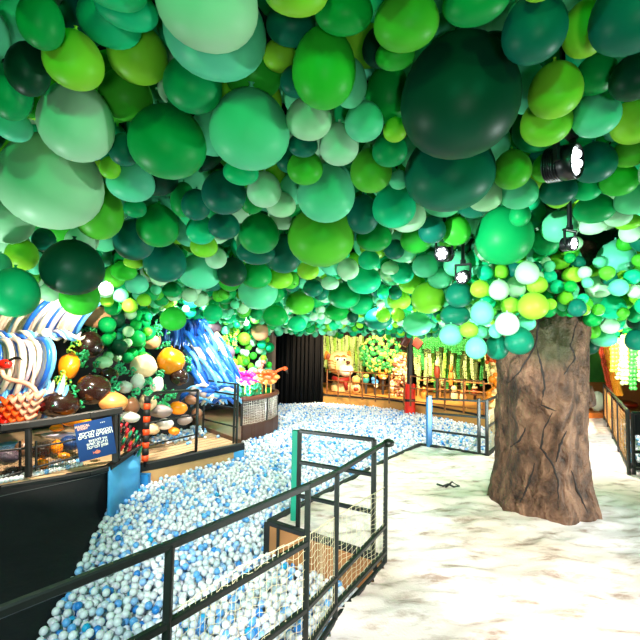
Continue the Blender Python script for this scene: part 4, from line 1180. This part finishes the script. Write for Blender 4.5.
# ------------------------------------------------------------------ balloon birds
red = mat('scarlet_latex', '#e01f12', .25); peach = mat('peach_latex', '#f3a98a', .3); hot = mat('hot_pink_latex', '#ff2f9e', .3); org = mat('flame_orange_latex', '#ff5a1c', .3); blk = mat('beak_black', '#0b0a0a', .4); yel = mat('leg_yellow', '#c9a53a', .5)
fm = thing('balloon_flamingo', at(18, 420, 5.4), 'big red and peach balloon flamingo with a curled neck at the left edge', 'balloon bird')
d = 5.35
mb = MB(); mb.ball(at(5, 364, d), (.085, .06, .06), 16, 10); fh_ = part('head', mb, red, fm, True)
mb = MB(); mb.tube(bez([at(9, 361, d), at(16, 356, d), at(22, 358, d), at(23, 361, d)]), [.018] * 6 + [.014, .012, .01, .008, .006, .004], 8); part('beak', mb, blk, fh_, True)
mb = MB(); mb.ball(at(6, 362.5, d - .06), .013, 8, 6); part('eye', mb, blk, fh_, True)
mb = MB(); mb.tube(bez([at(2, 367, d), at(0, 386, d), at(18, 378, d), at(36, 382, d), at(37, 396, d)], 16), .028, 10); part('neck', mb, peach, fm, True)
for r in range(4):
    for i in range(5):
        px, py = -4 + i * 8 + r * 3, 424 - r * 7 - i * 1.4
        mb = MB(); mb.tube([at(px - 4, py - 5, d + .02), at(px + 1, py, d - .06), at(px + 8, py - 4 - r, d + .02)], [.026, .042, .026], 8)
        part('feather', mb, [red, org, peach, peach][min(3, (r + i) // 2)], fm, True)
mb = MB(); mb.ball(at(16, 411, d + .1), (.27, .15, .14), 16, 10); part('body', mb, red, fm, True)
def flamingo(px, py, d, m1, m2, neck, head, beak, lab):
    t = thing('balloon_flamingo', at(px, py + 12, d), lab, 'balloon bird', 'flamingos on the barrier')
    k = d / F
    mb = MB(); mb.ball(at(px, py, d), (10 * k, 6 * k, 5.5 * k), 16, 10); part('body', mb, m1, t, True)
    for i in range(12):
        a = i * 2.4; q = at(px + 8.5 * math.cos(a) * (1 - .3 * (i % 3) / 3), py - 1 + 5 * math.sin(a), d - 5 * k)
        mb = MB(); mb.ball(q, (3.4 * k, 2.2 * k, 2.4 * k), 10, 7); part('feather', mb, m1 if i % 3 else m2, t, True)
    mb = MB(); mb.tube(bez([at(x, y, d - .03) for x, y in neck], 12), 1.4 * k, 8); part('neck', mb, m1, t, True)
    mb = MB(); mb.ball(at(head[0], head[1], d - .03), (2.8 * k, 2.2 * k, 2.2 * k), 10, 8); fh = part('head', mb, m1, t, True)
    mb = MB(); mb.tube([at(head[0] + (beak[0] - head[0]) * f, head[1] + (beak[1] - head[1]) * f, d - .04) for f in (.3, .7, 1)], [1.2 * k, .9 * k, .3 * k], 7); part('beak', mb, blk, fh, True)
    for s in (-2, 3): mb = MB(); mb.tube([at(px + s, py + 4, d), at(px + s, py + 15, d)], .5 * k, 6); part('leg', mb, yel, t, True)
flamingo(247, 379, 10.15, hot, peach, [(240, 374), (236, 366), (231, 360)], (230, 358), (232, 362.5), 'hot pink balloon flamingo standing behind the curved barrier')
flamingo(268, 378, 10.35, org, mat('light_orange_latex', '#ff9a52', .3), [(271, 376), (274, 372), (279, 370), (284, 368)], (285, 368.5), (288, 374), 'orange balloon flamingo stretching its head towards the black curtain')
flamingo(259, 377, 10.75, mat('salmon_latex', '#ff7b6a', .3), hot, [(262, 374), (260, 368), (263, 364)], (263, 362), (266, 366), 'salmon balloon flamingo with upright neck between the pink and the orange ones')
# loose balls in the bay and on the deck
for i, (px, py, col) in enumerate([(33 + k * 1.45, 474.5 - k * .32 - 3.6 * (k % 3), 'WWAKWWWKWBW'[k % 11]) for k in range(34)] + [(1 + k * 1.7, 481 - k * .3 - (k % 3) * 3.6, 'WKW'[k % 3]) for k in range(15)]):
    p = gnd(px, py, zb + RB)
    o = bpy.data.objects.new('loose_ball', pbm[col]); COL.objects.link(o); o.location = p
    tag(o, f'{PNAME[col]} loose ball behind the left railing, ' + ('right of its left post' if px > 29 else 'left of its left post'), 'ball', f'{PNAME[col]} loose balls in the bay ' + ('right of' if px > 29 else 'left of') + ' the post')
for i, (px, py, col, lab) in enumerate([(187.5, 443, 'B', 'sky blue loose ball on the wooden deck beside the middle railing post'), (190, 442, 'A', 'pale blue loose ball touching the sky blue one on the wooden deck'), (205, 437, 'W', 'white loose ball on the wooden deck by the gate'),
                                        (218, 436, 'A', 'pale blue loose ball on the deck under the gate'), (160, 440, 'T', 'turquoise loose ball on the deck near the striped post'), (172, 440, 'B', 'blue loose ball at the back of the wooden deck'), (176, 439, 'W', 'white loose ball at the back of the wooden deck')]):
    p = gnd(px, py + 2, zd); p.z = zd + RB
    o = bpy.data.objects.new('loose_ball', pbm[col]); COL.objects.link(o); o.location = p
    tag(o, lab, 'ball', 'loose balls on the deck')
q = [(-3.3, 7.85), (-2.6, 7.9), (-2.2, 8.7), (-2.55, 9.3)]
rb2 = deposit(q, 190, zd + RB, RB * 1.01, 8, brng, (-3.3, -2.2, 7.8, 9.3))
bulk('deck_ball_heap', [(b, None, (RB,) * 3, pk.index(brng.choice('WWWKAB'))) for b in rb2], lo, [PM[k] for k in pk], 'heap of white and blue balls at the back of the wooden deck', 'balls')
# ------------------------------------------------------------------ back stage
SB = [Vector((p.x, p.y, 0)) for p in stage_bot]
zs = -.02
dirS = (SB[-1] - SB[0]).normalized(); nS = Vector((-dirS.y, dirS.x, 0))
if nS.y < 0: nS = -nS
far = [(4.6, 11.2), (6.2, 12.2), (12.9, 13), (12.9, 20.5), (.1, 20.5)]
mb = MB(); mb.prism([XY(p) for p in SB] + [(4.4, 11.0)] + far[1:], -.55, zs); struct('floor_stage', mb, M['stage'])
mb = MB()
for a, b in zip(SB, SB[1:]): mb.beam(a - nS * .03 + Vector((0, 0, -.24)), b - nS * .03 + Vector((0, 0, -.24)), .05, .42)
struct('trim_9', mb, mat('ochre_stage_front', '#c08a45', .55, var=.2, scale=2))
mb = MB()
for a, b in zip(SB, SB[1:]): mb.beam(a - nS * .05 + Vector((0, 0, -.02)), b - nS * .05 + Vector((0, 0, -.02)), .06, .05)
struct('trim_10', mb, M['rubber'])
def alongS(t): return SB[0].lerp(SB[-1], t) + nS * .08
brownrail = mat('warm_brown_rail', '#7a4a20', .4, metal=.1)
def back_rail(lab, t0, t1, n, m, hts=(.86, .5, .12)):
    ps = [alongS(t0 + (t1 - t0) * i / n) for i in range(n + 1)]
    return railing('stage_railing', lab, ps, [.88] * (n + 1), [[up(p, h) for p in ps] for h in hts], m, 'railings of the back stage', pw=.045, rw=.035)
back_rail('brown railing along the back stage from the black curtain to the red post', .01, .56, 6, brownrail)
back_rail('brown railing along the back stage from the red post to the tree trunk', .6, .98, 4, brownrail)
# second lit railing further in
ps = [at(x, y, d) for x, y, d in ((418, 380, 15.5), (440, 380.5, 15.2), (465, 382, 14.8), (492, 384, 14.4))]
railing('inner_railing', 'tan lit railing deeper on the stage in front of the hanging green garlands', [Vector((p.x, p.y, 0)) for p in ps], [p.z for p in ps],
        [ps, [p - Vector((0, 0, .3)) for p in ps]], mat('tan_lit_rail', '#b57c42', .4), z0=zs + .02)
# red padded post
rp = gnd(415, 412, PZ); rp = rp - nS * .3
rt_ = thing('red_post', (rp.x, rp.y, PZ - .1), 'black post wrapped in bright red padding at the edge of the back stage', 'post')
mb = MB(); mb.beam((rp.x, rp.y, PZ - .2), (rp.x, rp.y, at(415, 384, rp.y).z), .3, .3); part('red_padding', mb, mat('bright_red_vinyl', '#ee2a12', .45), rt_, label='bright red padding')
zc0 = at(415, 400, rp.y).z
mb = MB(); mb.beam((rp.x, rp.y, zc0 - .04), (rp.x, rp.y, zc0 + .04), .315, .315); part('black_strap', mb, M['rubber'], rt_)
mb = MB(); mb.beam((rp.x, rp.y, at(415, 384, rp.y).z), (rp.x, rp.y, 3.6), .17, .17); part('black_post', mb, M['black'], rt_)
mb = MB(); mb.beam((rp.x - .22, rp.y - .02, at(415, 346, rp.y).z), (rp.x - .1, rp.y - .02, at(415, 338, rp.y).z), .2, .35); mb.beam((rp.x + .14, rp.y, at(415, 347, rp.y).z), (rp.x + .3, rp.y, at(415, 340, rp.y).z), .2, .3)
part('bracket', mb, mat('dark_red_box', '#6a2a1c', .5), rt_)

# balloon animal head
cr = mat('animal_cream_latex', '#f2cf96', .35); ao = mat('animal_orange_latex', '#d8832f', .35); wht = mat('animal_white_latex', '#fff3dc', .35)
d = 17.0; k = d / F
an = thing('balloon_animal', (at(343, 395, d).x, d, zs), 'large cream and orange balloon animal head with pointed ears and a red scarf', 'balloon animal')
mb = MB(); mb.ball(at(340, 363, d), (13 * k, 10 * k, 12 * k), 24, 16); part('head', mb, cr, an, True)
mb = MB(); mb.ball(at(346, 370, d - .35), (7.5 * k, 7 * k, 6.5 * k), 20, 12); part('muzzle', mb, wht, an, True)
mb = MB(); mb.ball(at(348, 362.5, d - .62), (2.2 * k, 1.6 * k, 1.8 * k), 12, 8); part('nose', mb, mat('animal_brown', '#4a2412', .4), an, True)
for x0, sx in ((328, -1), (347.5, 1)):
    mb = MB(); mb.lathe(at(x0, 358, d), [(4.2 * k, -1 * k), (4 * k, 1 * k), (2.6 * k, 4 * k), (1.2 * k, 6.5 * k), (.2 * k, 7.4 * k)], 14, Matrix.Rotation(sx * .25, 3, 'Y')); ea = part('ear', mb, ao, an, True)
    mb = MB(); mb.ball(at(x0, 356.5, d - .16), (2 * k, .8 * k, 2.8 * k), 10, 8); part('inner_ear', mb, mat('animal_dark_ear', '#7d3a1b', .5), ea, True)
for x0 in (337.5, 344):
    mb = MB(); mb.ball(at(x0, 359.5, d - .36), (2.2 * k, 1.4 * k, 2.2 * k), 12, 8); e = part('eye', mb, wht, an, True)
    mb = MB(); mb.ball(at(x0 + .3, 359.7, d - .42), (1.1 * k, .5 * k, 1.2 * k), 10, 8); part('pupil', mb, blk, e, True)
    mb = MB(); mb.tube([at(x0 - 3, 356.5, d - .36), at(x0, 355.3, d - .4), at(x0 + 2.6, 356.6, d - .36)], .6 * k, 6); part('brow', mb, ao, an, True)
for i in range(5):
    mb = MB(); mb.tube([at(328 + i * .8, 360 + i * 3, d - .2), at(333 + i, 361 + i * 2.8, d - .33), at(336, 363 + i * 2, d - .38)], .6 * k, 6); part('stripe', mb, ao, an, True)
mb = MB(); mb.ball(at(342, 388, d), (11 * k, 8 * k, 11 * k), 20, 12); part('body', mb, cr, an, True)
mb = MB(); mb.tube([at(333, 378, d - .3), at(341, 381, d - .5), at(350, 379, d - .3)], 2.5 * k, 10); mb.tube([at(345, 381, d - .45), at(347, 390, d - .4)], [2.6 * k, 1.4 * k], 8)
part('scarf', mb, mat('deep_red_scarf', '#8c1a12', .6), an, True)
# hanging garlands: strings of small round balloons
GM = [mat('garland_pale_green', '#cfe8a0', .4), mat('garland_lime', '#a4d85a', .4), mat('garland_green', '#3aa34a', .4), mat('garland_bright_lime', '#b6f03e', .4)]
GN = {}
def garland(px, y0, y1, d, r, c, lab, group, sway=1.5):
    mb = MB(); y = y0; rw = r * d / F; i = 0
    while y < y1:
        rr = rw * (1 if y < y1 - 8 else .8)
        for s in (-.45, .45):
            mb.ball(at(px + s * r * 1.5 + math.sin(y * .15 + px) * sway * .4, y + RNG.uniform(-.3, .3), d + RNG.uniform(-.5, .5) * rw), rr, 8, 5)
        y += r * 1.55
    GN[lab] = GN.get(lab, 0) + 1
    if '{}' in lab: lab = lab.format(ORDN[GN[lab] - 1])
    solo('hanging_garland', mb, GM[c], lab, 'garland', group, smooth=True, loc=at(px, y0, d))
for i in range(17):
    px = 324.5 + i * 2.4
    garland(px, 336 + (i % 3), 368 + 12 * math.sin(i * .9) * .4 + (8 if i > 11 else 0), 18.6 + .1 * (i % 3), 1.0, (0, 1, 0)[i % 3], 'pale green garland behind the balloon animal head, {} one from the black curtain', 'garlands behind the animal head')
for i in range(34):
    px = 416 + i * 2.35 + RNG.uniform(-.4, .4)
    garland(px, 336 + (i % 4) * 1.5 - (0 if i < 20 else -10), (384 if i % 3 else 372) + RNG.uniform(-6, 10) - (6 if i > 24 else 0), 15.9 + .35 * (i % 3), 1.15, (0, 0, 1, 2, 0)[i % 5] if i < 30 else 0,
            'long pale green garland between red post and trunk, {} one from the red post', 'garlands between the red post and the trunk')
for i in range(24):
    px = 414 + i * 2.6
    garland(px, 332, 350 + RNG.uniform(-4, 8), 15.5, 1.3, 2, 'short dark green garland at the top, {} one from the red post', 'short dark green garlands')
for i, (px, y0, y1, c) in enumerate([(614, 345, 372, 3), (619, 340, 380, 0), (624, 337, 384, 0), (628, 336, 376, 3), (633, 338, 390, 2), (637, 336, 380, 0), (641, 338, 384, 0)]):
    garland(px, y0, y1, 9.6 + .1 * (i % 2), 2.7, c, f'bright lime garland right of the trunk, number {["one", "two", "three", "four", "five", "six", "seven"][i]} counted from the orange palm', 'bright lime garlands beside the orange palm')
# balloon tree
bt_ = thing('balloon_tree', (at(383, 398, 17.4).x, 17.4, zs), 'round tree of yellow-green and green balloons at the back beside the animal head', 'balloon tree')
mb = MB(); mats_ = [mat('tree_yellow_green', '#c3e06a', .35), mat('tree_green', '#2f9a4e', .35), mat('tree_mid_green', '#6cbf5a', .35)]
rg = random.Random(21); cnt = 0
for i in range(330):
    px, py = rg.uniform(360, 406), rg.uniform(332, 377)
    if ((px - 382) / 22) ** 2 + ((py - 354) / 22) ** 2 > 1: continue
    zz = -.9 * math.sqrt(max(0, 1 - ((px - 382) / 22) ** 2 - ((py - 354) / 22) ** 2))
    mb.ball(at(px, py, 17.4 + zz + rg.uniform(-.05, .05)), rg.uniform(1.5, 2.6) * 17 / F, 10, 6, m=rg.choice([0, 0, 1, 1, 2]))
o = part('crown', mb, mats_, bt_, True); o['kind'] = 'stuff'
mb = MB(); mb.tube([(bt_.location.x, 17.6, zs), (bt_.location.x, 17.6, .9)], .14, 10); part('trunk', mb, mat('brown_tree_stem', '#5a3a20', .7), bt_, True)
# bubbly brown and cream rock figure
mb = MB(); rg = random.Random(5); mats_ = [mat('rock_cream_latex', '#e8c793', .35), mat('rock_brown_latex', '#6b3d22', .35), mat('rock_tan_latex', '#a9743f', .35)]
rk = thing('balloon_rock', (at(403, 398, 15.8).x, 15.8, zs), 'mound of small brown and cream balloons on the back stage left of the red post', 'balloon rock')
for i in range(260):
    u = rg.random(); py = 354 + 42 * u; w = 5 + 10 * math.sqrt(u)
    px = 404 + rg.uniform(-w, w * .55)
    mb.ball(at(px, py, 15.8 - .5 * math.sqrt(max(0, 1 - ((px - 402) / (w + 1)) ** 2))), rg.uniform(1.2, 2.1) * 16 / F, 9, 6, m=rg.choice([0, 0, 1, 2]) if py < 380 else rg.choice([0, 1, 1, 2]))
o = part('bubbles', mb, mats_, rk, True); o['kind'] = 'stuff'
# small figures on the stage
def lump(name, px, py, w, h, d, m, lab, cat, extra=()):
    t = thing(name, (at(px, py, d).x, d, zs), lab, cat); k = d / F
    mb = MB(); mb.ball(at(px, py, d), (w * k / 2, w * k / 2.4, h * k / 2), 14, 10); part('body', mb, m, t, True)
    for nm, dx, dy, a, b, mm in extra:
        mb = MB(); mb.ball(at(px + dx, py + dy, d - .08), (a * k / 2, a * k / 2.4, b * k / 2), 10, 8); part(nm, mb, mm, t, True)
    t2 = MB(); t2.tube([(at(px, py, d).x, d, zs), at(px, py, d)], .05, 6); part('stand', t2, M['darkpost'], t)
blu = mat('toy_blue_latex', '#3f86c8', .35); trq = mat('toy_teal_latex', '#1f7f80', .35)
lump('balloon_figure', 383, 376, 10, 7, 15.9, ao, 'orange balloon figure with two raised ears in front of the balloon tree', 'balloon figure', (('ear', -3.5, -5, 2.5, 5, ao), ('ear', 3, -5, 2.5, 5, ao), ('muzzle', 1, 2, 5, 3, cr)))
lump('balloon_figure', 375, 382, 7, 6, 15.8, blu, 'small blue and white balloon figure under the balloon tree', 'balloon figure', (('belly', 1, 3.5, 4, 5, wht), ('head', -2, -3, 4, 4, blu)))
lump('balloon_figure', 366, 380, 7, 8, 16.0, trq, 'teal balloon bush-like figure right of the animal head', 'balloon figure', (('top', 0, -4, 6, 4, GM[1]),))
lump('balloon_figure', 356, 388, 9, 10, 16.2, cr, 'cream balloon mushroom-like figure beside the red scarf', 'balloon figure', (('cap', 0, -8, 9, 9, mat('toy_tan_latex', '#b99a5a', .4)), ('patch', 0, 1, 6, 5, mat('toy_rust_latex', '#7d3116', .4))))
for i, (px, py, w, h) in enumerate([(424, 395, 6, 11), (437, 372, 6, 16), (451, 378, 5, 18), (454, 396, 8, 14), (463, 397, 7, 9), (475, 392, 9, 8)]):
    lump('balloon_figure', px, py, w, h, 14.9, [ao, mat('toy_rust_latex', '#7d3116', .4), ao, cr, cr, mat('toy_rust_latex', '#7d3116', .4)][i],
         ['low orange', 'tall narrow rust red', 'tall narrow orange', 'upright cream', 'small cream', 'wide rust red'][i] + ' balloon figure in front of the pale garland curtain', 'balloon figure', (('top', 0, -h * .55, w * .7, h * .4, [ao, cr][i % 2]),))
# yellow lit rock column by the trunk
yr = thing('balloon_rock_column', (at(496, 400, 13.2).x, 13.2, zs), 'bright yellow and cream balloon rock column just left of the tree trunk', 'balloon rock')
mb = MB(); rg = random.Random(8); ym = [mat('column_cream', '#fbe5a6', .35), mat('column_amber', '#e08a24', .35)]
for i in range(90):
    py = rg.uniform(357, 416); w = 5 + 7 * max(0, (py - 370) / 46)
    mb.ball(at(497 + rg.uniform(-w, w), py, 13.2 + rg.uniform(-.15, .15)), rg.uniform(2.2, 3.8) * 13 / F, 10, 6, m=1 if rg.random() < .22 else 0)
o = part('bubbles', mb, ym, yr, True); o['kind'] = 'stuff'
mb = MB()
for i in range(40): mb.ball(at(492 + rg.uniform(-7, 10), 357 + rg.uniform(-5, 6), 13.0 + rg.uniform(-.15, .15)), rg.uniform(1.4, 2.4) * 13 / F, 9, 6)
part('orange_crown', mb, mat('crown_orange', '#cf5a12', .4), yr, True)
# ------------------------------------------------------------------ right of the trunk
pm = thing('balloon_palm', (at(612, 395, 11).x, 11, 0), 'leaning orange balloon palm trunk with a rust red edge right of the tree trunk', 'balloon palm')
po = mat('palm_amber_latex', '#f5a21c', .35); pr = mat('palm_rust_latex', '#a83312', .35)
mb = MB(); mb2 = MB()
for i in range(30):
    f = i / 29; x = 601 + 11 * f + 2 * f * f; y = 334 + 60 * f
    for s in range(4): mb.ball(at(x + 1.2 + s * 2.1, y + .4 * (s % 2), 11 - .06 * s), 1.75 * 11 / F, 9, 6)
    for s in range(2): mb2.ball(at(x - 4 + s * 2.2 + RNG.uniform(-.5, .5), y, 10.96), 1.5 * 11 / F, 9, 6)
part('trunk', mb, po, pm, True); part('rust_edge', mb2, pr, pm, True)
for i, (px, py, w, h, m, lab) in enumerate([(597, 372, 14, 20, mat('pale_sage_lumps', '#cfd8bf', .4), 'pale sage white balloon lump behind the tree trunk'), (599, 391, 14, 9, cr, 'cream balloon boulder at the end of the path'),
                                            (595, 400, 16, 10, mat('toy_rust_latex', '#7d3116', .4), 'rust brown balloon boulder at the end of the path'), (607, 399, 11, 9, po, 'amber balloon boulder at the foot of the orange palm'), (590, 384, 12, 10, ao, 'orange balloon boulder half hidden by the trunk'), (626, 396, 22, 8, pr, 'flat rust balloon boulder behind the right-hand fence')]):
    mb = MB(); p = at(px, py, 11.6 + .15 * i); k = 11.6 / F; p.z = .12 + h * k / 2 * .93
    mb.ball(p, (w * k / 2, w * k / 2.2, h * k / 2), 18, 12)
    mb.v = [tuple(Vector(v) + Vector((.03, .02, .03)) * noise.noise(Vector(v) * 4)) for v in mb.v]
    solo('balloon_boulder', mb, m, lab, 'balloon', 'boulders at the end of the path', smooth=True, loc=p)
q0, q1 = at(600, 384, 12.4), at(660, 384, 12.4)
mb = MB(); mb.beam((q0.x - 1, 13.4, .35), (q1.x + 1.5, 13.4, .35), .1, .8); struct('wall_low', mb, mat('warm_low_wall', '#a8642c', .6, var=.3, scale=2))
mb = MB(); mb.beam((q0.x - 2, 14.5, 1.9), (q1.x + 2, 14.5, 1.9), .1, 4.6); struct('wall_path_end', mb, mat('green_backdrop', '#4f9a3c', .7, var=.5, scale=3))

e0 = at(597, 390, 12.0)
mb = MB(); mb.prism([(e0.x - 1.2, 11.2), (e0.x + 1.9, 11.2), (e0.x + 1.9, 12.9), (e0.x - 1.2, 12.9)], -.02, .12); struct('trim_11', mb, mat('orange_rock_ledge', '#c26a26', .6, var=.3, scale=3, bump=.2))
# ------------------------------------------------------------------ light
def spot(p, aim, e, col=(1, 1, 1), ang=80, blend=.6, r=.12):  # serves the stage lamps and the added fill lights alike
    l = bpy.data.lights.new('stage_or_fill_spot', 'SPOT'); l.energy = e; l.color = col; l.spot_size = math.radians(ang); l.spot_blend = blend; l.shadow_soft_size = r
    o = bpy.data.objects.new('stage_or_fill_spot', l); COL.objects.link(o); o.location = p
    o.rotation_euler = (Vector(aim) - Vector(p)).to_track_quat('-Z', 'Y').to_euler()
    return o
W_ = (1, .96, .93); WARM = (1, .72, .42); COOL = (.8, .93, 1)
# house spots just over the viewer, aimed down so that they stay off the canopy
spot((-1.3, -.1, 2.5), (-1.9, 4.7, -.3), 680, COOL, 60, .35, .15)
spot((.5, -.2, 2.5), (.6, 5.2, 0), 1050, W_, 56, .35, .15)
spot((2.0, -.1, 2.5), (3.0, 4.9, 0), 1120, W_, 62, .35, .15)
# added fill lights near the floor, put in to brighten the balloons
UP = (.88, 1, .95)
spot((-3.5, 3.1, .5), (-.6, 4.6, 2.7), 330, UP, 125, .7, .12)
spot((5.4, 3.4, .4), (2.6, 4.2, 2.7), 720, UP, 125, .7, .12)
spot((2.6, 6.1, .3), (1.6, 7.2, 2.5), 900, UP, 140, .7, .05)
spot((-2.4, 10.1, .15), (-.6, 9.0, 2.4), 700, UP, 130, .7, .05)
spot((.3, -1.8, .5), (.4, 4.2, 2.8), 170, UP, 75, .7, .2)
# added downlights hidden in the canopy, brightening the pit and the path
spot((.7, 6.2, 2.55), (.8, 7.0, -.2), 230, W_, 140, .6, .04)
spot((-1.0, 8.4, 2.38), (-1.0, 8.9, -.2), 230, W_, 140, .6, .04)
spot((1.6, 9.6, 2.32), (1.6, 10.4, -.2), 230, W_, 140, .6, .04)
spot((4.4, 7.2, 2.4), (4.5, 8.4, -.2), 520, W_, 140, .6, .04)
# added green lights behind the viewer, tinting the near sides of the balloons
for x, ax in ((-2.2, -1.2), (2.4, 1.8)):
    spot((x, -4.6, 2.0), (ax, 3.5, 3.5), 560, (.03, 1, .36), 62, .4, .2)
# trunk crown
spot((-2.4, .8, 1.3), (2.15, 4.1, 2.25), 2800, (.85, 1, .97), 22, .4, .05)
# left wall
spot((-2.35, 4.6, 2.6), (-4.0, 6.3, .8), 700, (1, .86, .68), 84, .5, .02)
spot((-2.2, 7.3, 2.5), (-3.1, 8.9, .7), 400, (1, .9, .78), 110, .5, .04)
spot((-1.5, 9.3, 2.4), (-2.2, 10.9, 1.2), 440, (.9, 1, .95), 75, .5, .04)
# back stage
spot((.9, 13.4, 2.9), (1.2, 17, .8), 1700, WARM, 100, .6, .15)
spot((3.3, 12.9, 2.9), (3.9, 15.6, .9), 1700, (1, .78, .5), 100, .6, .15)
spot((.9, 12.9, 2.9), (.8, 12.6, -.3), 300, (1, .95, .9), 150, .6, .15)
# end of the path
spot((6.0, 8.2, 2.25), (6.6, 11.2, .8), 1100, (1, .82, .56), 100, .6, .1)
for (p, r, look, lab) in LAMP_POS:
    spot(p + look * r * 1.15, p + look * 3 + Vector((0, 0, -.9)), 60, COOL, 60, .5, .03)
w = bpy.data.worlds.new('world'); scn.world = w; w.use_nodes = True
w.node_tree.nodes['Background'].inputs['Color'].default_value = (.6, .75, .8, 1)
w.node_tree.nodes['Background'].inputs['Strength'].default_value = .08
scn.view_settings.view_transform = 'Standard'; scn.view_settings.look = 'None'
scn.view_settings.exposure = 0; scn.view_settings.gamma = 1
scn.cycles.max_bounces = 8; scn.cycles.diffuse_bounces = 6
scn.cycles.use_denoising = True
